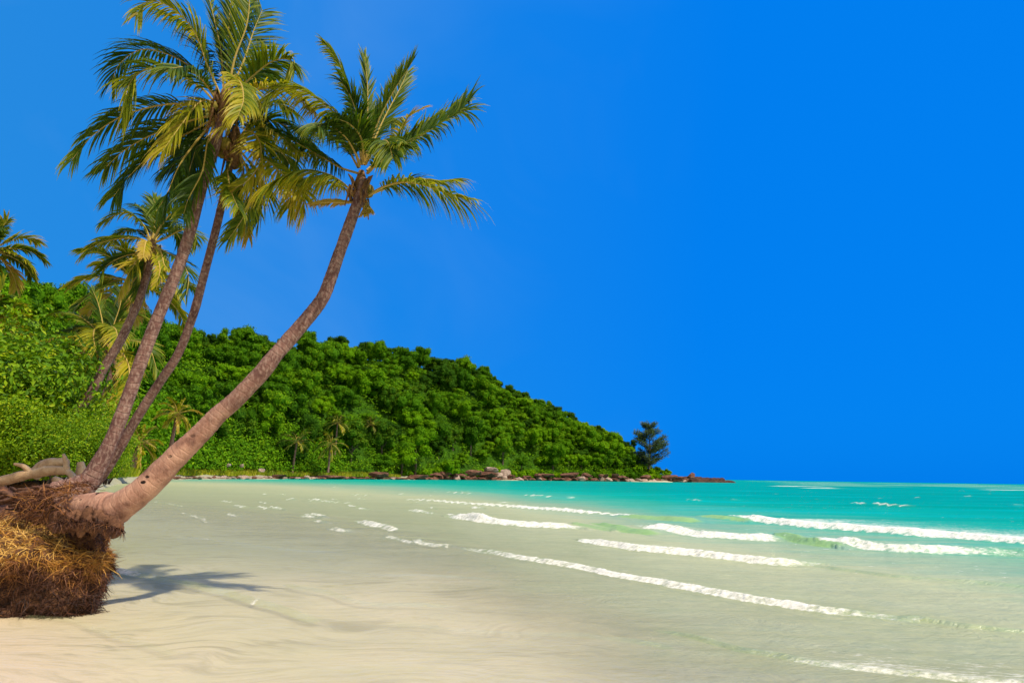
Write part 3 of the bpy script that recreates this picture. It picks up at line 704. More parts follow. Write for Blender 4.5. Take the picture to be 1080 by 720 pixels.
def palm_trunk(pts, widths, depths, name='trunk', parent=None, low=None, flare=0.0, bump=.05):
    """pts in photo pixels, widths in pixels, depths along the view -> ringed trunk with metre UVs"""
    W3 = [P(x, y, Y) for (x, y), Y in zip(pts, depths)]
    R3 = [w * .5 / FPX * Y * 1.02 for w, Y in zip(widths, depths)]
    n = 150; c = crom(W3, n)
    rr = np.interp(np.linspace(0, 1, n), np.linspace(0, 1, len(R3)), R3)
    return trunk_mesh(c, rr, name, parent, low, bump)
def trunk_mesh(c, rr, name, parent, low=None, bump=.05, sides=22):
    n = len(c); mb = MB(); acc = 0; lens = [0]
    for i in range(1, n): acc += (c[i] - c[i - 1]).length; lens.append(acc)
    prevN = None; rings = []
    for i in range(n):
        T = (c[min(i + 1, n - 1)] - c[max(i - 1, 0)]).normalized()
        N = prevN if prevN is not None else Vector((0, 1, 0)); N = (N - T * N.dot(T)).normalized(); prevN = N; B = T.cross(N)
        ph = (lens[i] * 12 + 1.5 * noise.noise(Vector((lens[i] * 1.5, 3, 1)))) % 1.0
        ring = 1 + bump * .35 * (math.cos(ph * 2 * PI)) + bump * .5 * noise.noise(Vector((lens[i] * 3, 0, 7)))
        row = []
        for k in range(sides):
            a = 2 * PI * k / sides; dv = N * math.cos(a) + B * math.sin(a)
            nz = 1 + bump * 1.2 * noise.noise((c[i] + dv * rr[i]) * 3.2)
            lo = 0.0 if low is None else float(np.interp(i / (n - 1), [q[0] for q in low], [q[1] for q in low]))
            row.append(mb.vert(c[i] + dv * rr[i] * ring * nz, lo))
        rings.append(row)
    uvs = []
    for i in range(n - 1):
        for k in range(sides):
            mb.face((rings[i][k], rings[i][(k + 1) % sides], rings[i + 1][(k + 1) % sides], rings[i + 1][k]))
            uvs += [(k / sides, lens[i]), ((k + 1) / sides, lens[i]), ((k + 1) / sides, lens[i + 1]), (k / sides, lens[i + 1])]
    mb.face(tuple(reversed(rings[0]))); uvs += [(0, 0)] * sides
    mb.face(tuple(rings[-1])); uvs += [(0, lens[-1])] * sides
    me = mb.mesh(name, [M['trunk']], True)
    ul = me.uv_layers.new(name='UVMap'); ul.data.foreach_set('uv', [x for u in uvs for x in u])
    return link(name, me, parent)

def keep(o, root):
    """geometry is in world metres; hang it under the thing without moving it"""
    o.parent = root; o.matrix_parent_inverse = root.matrix_world.inverted() if False else Matrix.Translation(-root.location)

def sheath(root, c, r, seed, h=.45, axis=Vector((0, 0, 1))):
    """fibre cloth and old leaf bases at the top of the trunk"""
    rd = random.Random(seed); mb = MB()
    tube(mb, [c - axis * h * .5, c - axis * h * .15, c + axis * h * .2, c + axis * h * .6], [r * .8, r * 1.0, r * 1.0, r * .45], 12, rough=.35, rs=9)
    for i in range(16):
        a = rd.uniform(0, 6.28); o = Vector((math.cos(a), math.sin(a), 0))
        p = c + axis * rd.uniform(-.5, .2) * h + o * r * .9
        tube(mb, [p, p + o * r * .7 + Vector((0, 0, h * .25)), p + o * r * 1.3 + Vector((0, 0, h * rd.uniform(-.6, .5)))], [.035, .025, .008], 5)
    o = mb.build('fibre_sheath', [M['sheath']], None, True); keep(o, root)
def coconuts(root, c, r, n, seed):
    rd = random.Random(seed)
    for i in range(n):
        a = rd.uniform(0, 6.28); mb = MB(); p = c + Vector((math.cos(a) * r * 1.7, math.sin(a) * r * 1.7, rd.uniform(-.22, .05)))
        tube(mb, [p + Vector((0, 0, .11)), p + Vector((0, 0, .075)), p, p - Vector((0, 0, .075)), p - Vector((0, 0, .115))], [.02, .075, .095, .072, .015], 9)
        o = mb.build('coconut', [M['coco']], None, True); keep(o, root)

def pixel_fronds(root, specs, to_px, Y0, seed, L0, base0=.42, **kw):
    rd = random.Random(seed)
    for i, sp in enumerate(specs):
        pts, dz = sp[0], sp[1]; opt = dict(sp[2]) if len(sp) > 2 else {}
        L = opt.pop('L', 1.0) * L0 * rd.uniform(.92, 1.08); b = opt.pop('base', base0 + rd.uniform(-.14, .14))
        n = len(pts); c = []
        for j, q in enumerate(pts):
            x, y = to_px(*q); f = j / (n - 1); c.append(P(x, y, Y0 + dz * f))
        o2 = dict(kw); o2.update(opt)
        out = Vector((c[-1].x - c[0].x, c[-1].y - c[0].y, 0)); out = out.normalized() if out.length > .2 else Vector((0, 1 if dz > 0 else -1, 0))
        o2.setdefault('twist', rd.uniform(-.35, .35))
        o = frond_mb(c, L, outward=out, base=b, seed=seed * 100 + i, **o2).build('frond', [M['frond'], M['midrib']]); keep(o, root)

def random_fronds(root, c, n, length, seed, base=.45, L=.5, e0=72, e1=-35, nl=44, wind=Vector((-.10, .04, 0)), droopk=1.0, rw=.028, wid=.05, az0=0.0, skip=None):
    rd = random.Random(seed)
    for i in range(n):
        f = i / max(1, n - 1); a = az0 + i * 2.39996 + rd.uniform(-.25, .25); el = math.radians(e0 + (e1 - e0) * f + rd.uniform(-8, 8))
        ln = length * rd.uniform(.82, 1.1) * (.7 + .3 * min(1, f * 3)); d = Vector((math.cos(a) * math.cos(el), math.sin(a) * math.cos(el), math.sin(el)))
        p = c.copy(); pts = [p.copy()]
        for s in range(5):
            p = p + d * (ln / 5); pts.append(p.copy())
            d = (d + Vector((0, 0, -.16 * droopk * (s + 1) * .6)) + wind * .8).normalized()
        b = base + rd.uniform(-.15, .15) + (.25 if f > .85 else 0)
        o = frond_mb(pts, L * rd.uniform(.9, 1.1), n=nl, outward=Vector((math.cos(a), math.sin(a), 0)), base=b, seed=seed * 77 + i, wind=wind, rw=rw, wid=wid).build('frond', [M['frond'], M['midrib']])
        keep(o, root)

# --- the low leaning palm in front
A_PTS = [(78, 534), (92, 536), (107, 538), (119, 538), (131, 531), (157, 511), (183, 484.6), (203, 465), (217, 451), (229.6, 437.7), (248, 422), (273, 396), (292, 372.5), (301.5, 362), (325, 334.4), (341, 313), (349.5, 291.5), (357, 269.4), (367, 241.7), (374, 222), (381, 203), (383, 190)]
A_W = [24, 31, 36, 36, 29, 26, 23.5, 21, 19.4, 18.2, 17.6, 17, 15.4, 15.6, 15, 13.4, 13, 12.7, 12.4, 12.2, 12, 11.5]
A_Y = list(np.interp(np.linspace(0, 1, 22), [0, .2, .5, 1], [9.05, 8.9, 9.0, 9.5]))
pA = empty('coconut_palm', Vector((P(110, 545, 8.9).x, 8.9, 0)), 'large coconut palm leaning low out over the water from the root ball', 'palm tree')
o = palm_trunk(A_PTS, A_W, A_Y, low=[(0, 1), (.34, 1), (.40, .75), (.48, .35), (.58, 0), (1, 0)], bump=.06); keep(o, pA)
cA = lambda x, y: (280 + x / 3.27, 30 + y / 3.27)
fA = [
    ([(333, 470), (310, 330), (290, 210), (250, 110), (205, 50)], .5, dict(twist=.9, L=.75, a0=45, a1=20, droop=.3, wind=Vector((-.35, 0, .1)), base=.5)),
    ([(338, 470), (325, 340), (300, 250), (262, 180)], -.4, dict(L=.8, droop=.6, base=.25)),
    ([(342, 460), (350, 330), (352, 210), (342, 98)], .2, dict(twist=.2, L=.7, a0=32, a1=16, droop=.05, base=.35)),
    ([(345, 460), (385, 330), (440, 220), (505, 118)], -.3, dict(twist=.4, L=.75, a0=34, a1=14, droop=.12, wind=Vector((-.05, 0, .1)), base=.36)),
    ([(345, 460), (400, 330), (460, 215), (490, 150)], .8, dict(twist=.7, L=.8, a0=40, a1=16, droop=.1, base=.3)),
    ([(350, 500), (420, 430), (500, 385), (570, 345), (640, 305), (690, 262), (706, 250)], -.4, dict(twist=.9, L=.85, a0=50, a1=34, droop=.45, base=.42, tipmin=.95, ragged=.12)),
    ([(350, 490), (410, 430), (455, 370), (490, 310), (540, 278)], .6, dict(L=.6, droop=.5, base=.75, ragged=.35)),
    ([(350, 500), (400, 455), (440, 420), (480, 400)], -.9, dict(L=.9, droop=.7, base=.42)),
    ([(355, 575), (410, 545), (480, 530), (560, 545), (640, 575), (705, 590)], -.5, dict(L=1.0, droop=.9, base=.42, tipmin=.9, fold=.1, twist=-.3)),
    ([(355, 575), (420, 550), (500, 525), (580, 530), (640, 525)], .5, dict(L=.9, droop=.8, base=.48, tipmin=.9)),
    ([(325, 480), (285, 350), (220, 275), (130, 215), (50, 205), (0, 245)], -.5, dict(L=1.05, droop=1.0, base=.58, fold=.1)),
    ([(320, 500), (260, 480), (190, 440), (90, 385), (0, 335)], .6, dict(L=.95, droop=.9, base=.22)),
    ([(310, 590), (280, 545), (220, 505), (140, 490), (60, 510), (5, 545)], -.6, dict(L=1.2, droop=1.1, base=.62, fold=0)),
    ([(310, 585), (260, 545), (190, 530), (120, 550), (80, 620)], .5, dict(L=1.0, droop=1.0, base=.55)),
    ([(320, 480), (270, 400), (200, 365), (110, 345)], .9, dict(L=.9, droop=.7, base=.18)),
    ([(330, 470), (280, 380), (215, 330), (180, 340)], -1.0, dict(L=1.0, droop=.9, base=.3)),
    ([(352, 500), (430, 425), (520, 380), (590, 335), (650, 290), (690, 285)], .3, dict(twist=-.3, L=.75, droop=.7, base=.36, tipmin=.9)),
    ([(345, 470), (385, 400), (420, 390), (440, 450)], -1.1, dict(L=.9, droop=.9, base=.35)),
    ([(340, 460), (330, 380), (290, 330), (240, 310)], -.9, dict(L=.9, droop=.8, base=.22)),
    ([(342, 470), (365, 380), (400, 320), (450, 330)], 1.1, dict(L=.8, droop=.6, base=.25)),
    ([(320, 600), (270, 600), (215, 600), (160, 606)], -.1, dict(L=.28, droop=.5, base=.98, ragged=.3)),
    ([(345, 590), (355, 610), (350, 630), (340, 640)], -.3, dict(L=.3, droop=.8, base=.9)),
]
pixel_fronds(pA, fA, cA, 9.5, 3, .60, n=84, wid=.030)
topA = P(380, 200, 9.5); sheath(pA, topA, .10, 4, .5); coconuts(pA, topA + Vector((0, 0, .05)), .08, 2, 8)

# --- the tall palm
B_PTS = [(64, 525), (78, 518), (88, 511), (97, 502), (112, 475.6), (124.4, 447.8), (136, 417), (152, 372), (168.3, 330), (188.2, 281.7), (201.8, 240), (214.7, 191.7), (228, 150), (237, 106)]
B_W = [36, 30, 24, 19, 14.5, 13.6, 13.2, 12.8, 12.4, 12, 11.5, 11, 10.4, 9.6]
B_Y = list(np.linspace(9.5, 9.85, 14))
pB = empty('coconut_palm', Vector((P(75, 515, 9.5).x, 9.5, .6)), 'tallest coconut palm, its crown cut by the top edge of the photo', 'palm tree')
o = palm_trunk(B_PTS, B_W, B_Y, low=[(0, .5), (.1, .3), (.2, 0), (1, 0)], bump=.05); keep(o, pB)
cB = lambda x, y: (60 + x / 2.77, y / 2.77)
fB = [
    ([(482, 290), (440, 190), (400, 90), (330, 20), (265, 5), (232, 45)], -.4, dict(L=1.0, droop=.9, base=.55, twist=.2)),
    ([(480, 290), (430, 160), (385, 80), (320, 40)], .7, dict(L=1.0, droop=.7, base=.25)),
    ([(488, 280), (478, 150), (455, 40), (430, -60)], .3, dict(L=.8, a0=40, a1=20, droop=.2, base=.42)),
    ([(495, 280), (500, 150), (505, 40), (520, -60)], .6, dict(L=.8, a0=38, a1=20, droop=.15, base=.22)),
    ([(498, 280), (520, 170), (555, 70), (560, -20), (530, -70)], -.1, dict(L=1.05, twist=1.0, a0=60, a1=30, droop=.25, base=.40)),
    ([(500, 280), (545, 180), (575, 90), (600, 30)], .5, dict(L=1.0, twist=1.1, a0=65, a1=35, droop=.2, base=.3)),
    ([(505, 290), (570, 225), (630, 180), (680, 175), (695, 205)], -.3, dict(L=.85, droop=.8, base=.45)),
    ([(505, 290), (560, 240), (610, 215), (640, 230)], .9, dict(L=.9, droop=.9, base=.3)),
    ([(475, 300), (420, 220), (340, 165), (250, 145), (185, 185), (160, 240)], .6, dict(L=1.1, droop=.8, base=.14)),
    ([(470, 310), (420, 255), (350, 215), (270, 200), (215, 240), (190, 330)], -.6, dict(L=1.05, droop=1.0, base=.55, twist=-.2)),
    ([(470, 320), (390, 305), (300, 308), (190, 340), (100, 400), (42, 470)], -.4, dict(L=.95, droop=1.0, base=.36)),
    ([(472, 320), (445, 295), (410, 305), (360, 370), (310, 440)], -.9, dict(L=1.0, droop=1.0, base=.72, twist=-.5)),
    ([(468, 335), (400, 350), (310, 380), (210, 430), (135, 495)], .5, dict(L=1.0, droop=1.0, base=.35)),
    ([(465, 345), (380, 390), (290, 440), (215, 510), (165, 575)], -.3, dict(L=.9, droop=.9, base=.25)),
    ([(465, 350), (410, 410), (360, 480), (325, 560), (295, 610)], -.6, dict(L=.9, droop=.8, base=.16)),
    ([(462, 350), (420, 390), (395, 470), (370, 560)], .6, dict(L=1.0, droop=.8, base=.2)),
    ([(505, 300), (560, 270), (630, 258), (700, 270), (748, 320)], -.4, dict(L=.85, droop=1.0, base=.66)),
    ([(495, 290), (520, 245), (550, 250), (555, 300), (520, 350), (490, 370)], -1.2, dict(L=.9, droop=.8, base=.70)),
    ([(490, 290), (505, 240), (535, 240), (545, 290), (530, 340)], -1.6, dict(L=.8, droop=.8, base=.62)),
    ([(460, 360), (440, 420), (425, 500), (385, 580), (370, 625)], -.8, dict(L=.9, droop=.7, base=.22)),
    ([(470, 300), (430, 240), (380, 200), (330, 200)], -1.3, dict(L=1.0, droop=1.0, base=.3)),
    ([(470, 330), (430, 330), (380, 350), (330, 400)], 1.0, dict(L=1.1, droop=1.0, base=.18)),
    ([(500, 320), (540, 320), (590, 350), (610, 420)], .8, dict(L=1.0, droop=.9, base=.2)),
]
pixel_fronds(pB, fB, cB, 9.85, 4, .63, n=80, wid=.031)
topB = P(237, 112, 9.85); sheath(pB, topB, .10, 5, .6); coconuts(pB, topB, .10, 6, 9)

# --- the palm behind it
C_PTS = [(94, 515), (108, 499), (123.8, 475.6), (140, 447.8), (156, 422), (171, 399.4), (188.5, 371.7), (204.4, 330), (217.4, 281.7), (230, 233), (238.8, 191.7), (247, 150)]
C_W = [13, 11.5, 10, 9.4, 9.2, 9, 8.8, 8.6, 8.5, 8.2, 8, 7.6]
C_Y = list(np.linspace(10.6, 10.1, 12))
pC = empty('coconut_palm', Vector((P(96, 512, 10.6).x, 10.6, .9)), 'slim coconut palm rising close behind the tallest palm', 'palm tree')
o = palm_trunk(C_PTS, C_W, C_Y, bump=.05); keep(o, pC)
fC = [
    ([(530, 420), (560, 385), (590, 410), (595, 470), (560, 525), (520, 550)], -.5, dict(L=1.15, twist=1.2, droop=.35, base=.66, wind=Vector((-.3, 0, 0)))),
    ([(535, 420), (590, 370), (650, 395), (700, 440), (748, 450)], -.4, dict(L=.9, droop=.9, base=.5)),
    ([(535, 430), (600, 460), (660, 510), (710, 560), (725, 615)], -.6, dict(L=1.1, droop=.9, base=.66, twist=.5)),
    ([(530, 440), (560, 510), (565, 590), (535, 650), (500, 700)], -.2, dict(L=.75, droop=.8, base=.45)),
    ([(535, 410), (590, 350), (650, 360), (720, 400), (760, 450)], .6, dict(L=1.0, droop=.9, base=.22)),
    ([(515, 430), (460, 430), (410, 480), (365, 545)], .5, dict(L=.9, droop=.9, base=.18)),
    ([(535, 440), (580, 500), (600, 560), (590, 640)], .5, dict(L=1.0, droop=.9, base=.3)),
    ([(515, 425), (450, 410), (390, 440), (320, 500)], -.3, dict(L=1.0, droop=1.0, base=.28)),
    ([(530, 410), (590, 320), (640, 300), (690, 330)], .9, dict(L=1.0, droop=.9, base=.28)),
    ([(525, 410), (530, 330), (560, 270), (600, 250)], .5, dict(L=.9, droop=.6, base=.2)),
    ([(515, 410), (480, 340), (440, 320), (390, 350)], .7, dict(L=1.0, droop=.8, base=.2)),
    ([(520, 445), (500, 500), (510, 560), (530, 610)], -.7, dict(L=.8, droop=.7, base=.4)),
    ([(540, 430), (610, 430), (660, 450), (690, 500)], .9, dict(L=1.1, droop=1.0, base=.4)),
    ([(525, 440), (545, 500), (540, 590), (560, 690)], .3, dict(L=.7, droop=.7, base=.78)),
]
pixel_fronds(pC, fC, cB, 10.1, 6, .59, n=72, wid=.033)
topC = P(247, 156, 10.1); sheath(pC, topC, .10, 6, .6); coconuts(pC, topC, .10, 5, 19)

# --- palms further back on the left
D_PTS = [(76, 446), (86, 428), (97, 412), (111, 386), (127.6, 358), (140.4, 331), (147, 316), (157.4, 282), (160, 268)]
D_W = [10, 9.5, 9.2, 9, 8.8, 8.4, 8, 7.4, 7]
pD = empty('coconut_palm', Vector((P(78, 445, 17).x, 17, 1.6)), 'leaning palm with a bent trunk rising out of the leafy shrubs', 'palm tree')
o = palm_trunk(D_PTS, D_W, [17] * 9, bump=.05); keep(o, pD)
cD = lambda x, y: (80 + x / 5.14, 200 + y / 5.14)
fD = [
    ([(405, 300), (360, 270), (280, 262), (180, 275), (100, 305), (45, 355)], -.4, dict(base=.5, droop=.9)),
    ([(408, 290), (370, 200), (310, 140), (240, 125), (150, 180)], -.3, dict(base=.45, droop=.9)),
    ([(412, 280), (400, 190), (370, 110), (320, 80)], .8, dict(base=.25)),
    ([(415, 280), (430, 190), (440, 110), (420, 50)], .3, dict(base=.3, a0=45, a1=20, droop=.3)),
    ([(418, 280), (460, 200), (520, 130), (590, 105)], -.5, dict(base=.4)),
    ([(420, 290), (490, 260), (570, 220), (640, 235), (660, 290)], -.3, dict(base=.5)),
    ([(425, 310), (500, 345), (570, 390), (610, 470), (600, 570)], -.3, dict(base=.3)),
    ([(418, 320), (440, 370), (455, 440), (435, 520)], -.9, dict(base=.62, L=.6)),
    ([(405, 310), (340, 340), (260, 360), (180, 400), (140, 445)], -.2, dict(base=.3)),
    ([(405, 315), (350, 360), (300, 430), (240, 550)], -.5, dict(base=.65)),
    ([(418, 315), (460, 340), (480, 410), (520, 445)], -.6, dict(base=.62, L=.5)),
    ([(410, 290), (350, 230), (290, 220), (220, 250)], .9, dict(base=.2)),
    ([(415, 290), (480, 230), (540, 230), (580, 300)], .9, dict(base=.25)),
    ([(400, 300), (380, 280), (370, 330), (365, 370)], -1.2, dict(base=.9, L=.5)),
    ([(410, 320), (380, 400), (370, 480), (350, 560)], .6, dict(base=.4)),
]
pixel_fronds(pD, fD, cD, 17, 7, .62, n=60, wid=.045, rw=.026)
topD = P(160, 266, 17); sheath(pD, topD, .11, 7, .6); coconuts(pD, topD, .12, 5, 29)

Ec = P(112, 368, 22)
pE = empty('coconut_palm', Vector((Ec.x - .8, 22, 1.9)), 'yellowing palm with long fronds spread behind the bent trunk', 'palm tree')
c = crom([Vector((Ec.x - .8, 22, 1.8)), Vector((Ec.x - .35, 22, 3.2)), Ec], 60); o = trunk_mesh(c, np.linspace(.19, .14, 60), 'trunk', None); keep(o, pE)
cE = lambda x, y: (30 + x / 4.235, 310 + y / 4.235)
fE = [
    ([(340, 240), (270, 195), (190, 190), (110, 198), (45, 215)], -.8, dict(base=.68, droop=1.0, L=.7)),
    ([(340, 235), (280, 140), (200, 90), (130, 85)], .3, dict(base=.5)),
    ([(345, 235), (330, 130), (310, 40), (285, -20)], .2, dict(base=.35, a0=45, a1=22, droop=.4)),
    ([(350, 235), (385, 130), (410, 50), (415, -15)], .4, dict(base=.3, a0=45, a1=22, droop=.4)),
    ([(342, 245), (260, 270), (180, 320), (140, 370)], -.6, dict(base=.62)),
    ([(340, 245), (250, 225), (150, 240), (80, 300)], .6, dict(base=.55)),
    ([(355, 250), (420, 270), (450, 340), (430, 430), (370, 500)], -.9, dict(base=.76, twist=.8, L=1.1)),
    ([(355, 240), (430, 210), (530, 230), (575, 340)], -.2, dict(base=.5)),
    ([(342, 250), (290, 310), (230, 350), (180, 372)], -.9, dict(base=.7)),
    ([(340, 230), (300, 160), (290, 190), (300, 250)], -1.3, dict(base=.55)),
    ([(350, 230), (400, 130), (450, 90), (510, 100)], .8, dict(base=.4)),
    ([(345, 240), (270, 150), (200, 160), (140, 170)], .9, dict(base=.3)),
    ([(350, 255), (370, 330), (380, 400), (350, 470)], -.4, dict(base=.6, L=.7)),
    ([(350, 230), (360, 150), (390, 160), (400, 220)], -1.3, dict(base=.6)),
    ([(345, 250), (330, 320), (310, 390), (300, 450)], .4, dict(base=.85, L=.5)),
    ([(345, 240), (240, 260), (130, 270), (70, 330)], 1.0, dict(base=.66)),
]
pixel_fronds(pE, fE, cE, 22, 8, .75, n=60, wid=.058, rw=.032)
sheath(pE, Ec, .13, 8, .6)

def wild_palm(top, foot, lean, n, ln, seed, label, L=.6, base=.45, rad=.16, group=None, name='coconut_palm', **kw):
    r = empty(name, foot, label, 'palm tree', group)
    c = crom([foot - Vector((0, 0, .3)), foot.lerp(top, .45) + Vector((lean, 0, 0)), top], 50)
    o = trunk_mesh(c, np.linspace(rad * 1.25, rad * .8, 50), 'trunk', None, sides=10); keep(o, r)
    random_fronds(r, top, n, ln, seed, base=base, L=L, **kw)
    return r
Gc = P(142, 298, 25)
wild_palm(Gc, Vector((Gc.x - 1.2, 25, 2.2)), .3, 20, 2.3, 31, 'yellow green palm crown half hidden behind the bent palm', base=.52, L=.75, wid=.08, rw=.035)
Fc = P(-10, 264, 21)
wild_palm(Fc, Vector((Fc.x - .6, 21, 2.0)), -.2, 18, 1.7, 32, 'palm crown reaching in at the left edge against the sky', base=.45, L=.6, wid=.07)
Hc = P(-14, 338, 19)
wild_palm(Hc, Vector((Hc.x - .2, 19, 1.9)), -.1, 18, 1.5, 33, 'low palm at the left edge with arching yellow fronds above the shrubs', base=.52, L=.6, wid=.07)
# palms by the far shore
far = [((187, 436), (179, 476), 118, 3.9, .66, 'small far palm with an orange dead skirt beside the leaning trunk', 'orange'),
       ((147, 466), (140, 490), 92, 3.6, .5, 'low bushy yellow palm between the slim and the leaning trunks', 'y'),
       ((313, 466), (308, 499), 208, 5.6, .28, 'far palm leaning at the water edge, leftmost of the shoreline palms', 'g'),
       ((349, 468), (346, 497), 214, 5.6, .40, 'far palm with a drooping brown skirt near the shoreline bushes', 'y'),
       ((356, 446), (353, 480), 236, 5.4, .25, 'far palm crown rising behind the palm with the brown skirt', 'g'),
       ((391, 448), (390, 468), 262, 5.2, .30, 'far palm with a pale bare trunk standing in the dark trees', 'g')]
for i, (t, f, Yd, ln, b, lab, kd) in enumerate(far):
    tp_ = P(*t, Yd); ft = P(*f, Yd)
    wild_palm(tp_, ft, 0.0, 20, ln, 50 + i, lab, L=1.3 * ln / 5, base=b, rad=.30, nl=16, wid=.34, rw=.12, e1=-55 if kd != 'g' else -30)

# ------------------------------------------------------------------ root ball of the leaning palm
def strands(mb, src, n, seed, lmin, lmax, w, tint, grav=.6, out=.5, segs=5, m=0):
    r = random.Random(seed)
    for i in range(n):
        p, nrm, t = src(r); 
        d = Vector((r.gauss(0, .5), r.gauss(0, .5), r.gauss(-.1, .4))); d = (d - nrm * d.dot(nrm) * .9 + nrm * out * r.uniform(.2, 1.6)).normalized()
        ln = r.uniform(lmin, lmax); prev = None; ww = w * r.uniform(.5, 1.3)
        tv = min(1, max(0, tint(p, r) if callable(tint) else tint + r.gauss(0, .12)))
        sd = Vector((r.gauss(0, 1), r.gauss(0, 1), r.gauss(0, 1))).cross(d).normalized()
        for k in range(segs):
            wk = ww * (1 - .75 * k / (segs - 1))
            a = mb.vert(p + sd * wk, tv); b = mb.vert(p - sd * wk, tv)
            if prev: mb.face((prev[0], prev[1], b, a), m)
            prev = (a, b); p = p + d * (ln / (segs - 1))
            d = (d + Vector((r.gauss(0, .25), r.gauss(0, .25), -grav * .45 + r.gauss(0, .2)))).normalized()
            # slide along the lump rather than through it
            dn = d.dot(nrm)
            if dn < -.1: d = (d - nrm * (dn + .05)).normalized()
def lump(center, rx, ry, z0, z1, seed, top=.62, amp=.12, sides=90, rows=44, tilt=0.0, taper=.93, shear=-.60):
    """upright fibrous mass: near-vertical sides and a domed top"""
    vs = []; C = Vector(center)
    for j in range(rows + 1):
        v = j / rows
        if v < top: h = v / top * .70; rr = taper + (1 - taper) * (v / top) ** .6
        else:
            a = (v - top) / (1 - top) * PI / 2; h = .70 + .30 * math.sin(a); rr = max(.001, math.cos(a)) ** .75
        row = []
        for k in range(sides):
            th = 2 * PI * k / sides; d = Vector((math.cos(th), math.sin(th), 0))
            sq = (abs(d.x) ** 3 + abs(d.y) ** 3) ** (-1 / 3.0)
            q = Vector((d.x * rx * rr * sq, d.y * ry * rr * sq, z0 + (z1 - z0) * h)) + Vector((C.x, C.y, 0))
            q.x += shear * (q.y - 8.6)
            q.z += tilt * (q.x - C.x) * h
            nz = noise.noise(q * 1.6 + Vector((seed, 0, 0))) * 1.0 + noise.noise(q * 4.7) * .55 + noise.noise(q * 13) * .28
            dirn = Vector((d.x * (1 - max(0, h - .7) * 2), d.y * (1 - max(0, h - .7) * 2), max(0, h - .6) * 1.8))
            row.append(q + dirn * nz * amp)
        vs.append(row)
    return vs
def lump_mesh(mb, vs, m=0):
    ids = [[mb.vert(p, .3) for p in row] for row in vs]; s = len(ids[0])
    for j in range(len(ids) - 1):
        for k in range(s): mb.face((ids[j][k], ids[j][(k + 1) % s], ids[j + 1][(k + 1) % s], ids[j + 1][k]), m)
def lump_src(vs, vmin=0, vmax=1, front=True):
    R = len(vs) - 1; s = len(vs[0])
    def f(r):
        while True:
            j = min(R - 1, int((vmin + (vmax - vmin) * r.random()) * R)); k = r.randrange(s)
            a = vs[j][k]; b = vs[j][(k + 1) % s]; c = vs[j + 1][k]
            nrm = (b - a).cross(c - a)
            if nrm.length < 1e-9: continue
            nrm.normalize()
            if front and nrm.y > .45: continue
            u, w = r.random(), r.random()
            return a + (b - a) * u + (c - a) * w, nrm, 0
    return f
rb = MB(); fb = MB()
Yr = 8.95
xr = P(114, 590, 8.6).x
v1 = lump((xr - 1.66, Yr + .50, 0), 1.66, .92, -.15, .98, 2.0, top=.58, amp=.16, tilt=-.11, sides=150, rows=60)
cx2 = P(99, 566, 8.75).x
v2 = lump((cx2 - .05, 9.45, 0), .30, .40, .1, 1.05, 5.0, amp=.12, sides=60, rows=34, taper=.55)
cx3 = P(56, 530, 9.3).x + .45
v3 = lump((cx3, 9.65, 0), .78, .42, .4, 1.20, 9.0, amp=.14, sides=80, rows=34)
for v in (v1, v2, v3): lump_mesh(rb, v)
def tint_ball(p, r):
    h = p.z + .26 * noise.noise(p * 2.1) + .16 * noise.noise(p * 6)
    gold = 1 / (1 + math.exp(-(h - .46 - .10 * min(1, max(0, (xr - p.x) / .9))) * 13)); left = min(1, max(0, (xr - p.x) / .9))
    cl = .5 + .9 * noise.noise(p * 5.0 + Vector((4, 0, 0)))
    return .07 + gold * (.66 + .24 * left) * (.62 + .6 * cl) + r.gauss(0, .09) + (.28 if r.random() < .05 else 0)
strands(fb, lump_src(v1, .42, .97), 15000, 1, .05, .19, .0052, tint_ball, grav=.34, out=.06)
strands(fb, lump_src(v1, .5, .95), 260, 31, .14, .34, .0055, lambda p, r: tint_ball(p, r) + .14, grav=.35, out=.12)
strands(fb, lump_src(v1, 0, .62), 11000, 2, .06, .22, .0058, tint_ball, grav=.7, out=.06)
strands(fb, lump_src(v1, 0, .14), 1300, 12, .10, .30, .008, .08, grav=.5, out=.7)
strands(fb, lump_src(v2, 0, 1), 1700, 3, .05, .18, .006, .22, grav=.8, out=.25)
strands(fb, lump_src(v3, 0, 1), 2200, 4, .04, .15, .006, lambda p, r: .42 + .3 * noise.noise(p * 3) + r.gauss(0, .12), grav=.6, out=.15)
# roots and fibre hiding the foot of the trunk where it grows out of the mass
def foot_src(r):
    t = r.random() ** 1.4; q = P(30 + 58 * t, 535, 9.15 - .2 * t); a = r.uniform(-.6, 2.4)
    n = Vector((0, -math.cos(a), math.sin(a))); return q + n * (.17 + .15 * t), n, 0
strands(fb, foot_src, 900, 41, .06, .24, .0065, lambda p, r: .36 + r.gauss(0, .12), grav=.3, out=.12)
# ragged crust of torn bark along the lower edge of the trunk foot
cr = MB(); rc = random.Random(12)
import bmesh
for i in range(90):
    t = rc.random() * .93; q = P(58 + 72 * t, 550 + 6 * t + rc.uniform(-5, 7) - 5 * math.sin(t * PI), 8.66 + .12 * abs(t - .5) + rc.uniform(-.04, .14))
    bm = bmesh.new(); bmesh.ops.create_icosphere(bm, subdivisions=2, radius=1); off = len(cr.v); sx = rc.uniform(.03, .085); sz = rc.uniform(.03, .11)
    for v in bm.verts:
        k = 1 + .8 * noise.noise(v.co * 1.8 + Vector((i * 3.1, 0, 0))); cr.vert(q + Vector((v.co.x * sx, v.co.y * .06, v.co.z * sz)) * k, .3)
    for f in bm.faces: cr.face(tuple(off + v.index for v in f.verts))
    bm.free()
def crust_src(r):
    t = r.random(); return P(58 + 73 * t, 552 + 8 * t - 5 * math.sin(t * PI), 8.60), Vector((0, -1, 0)), 0
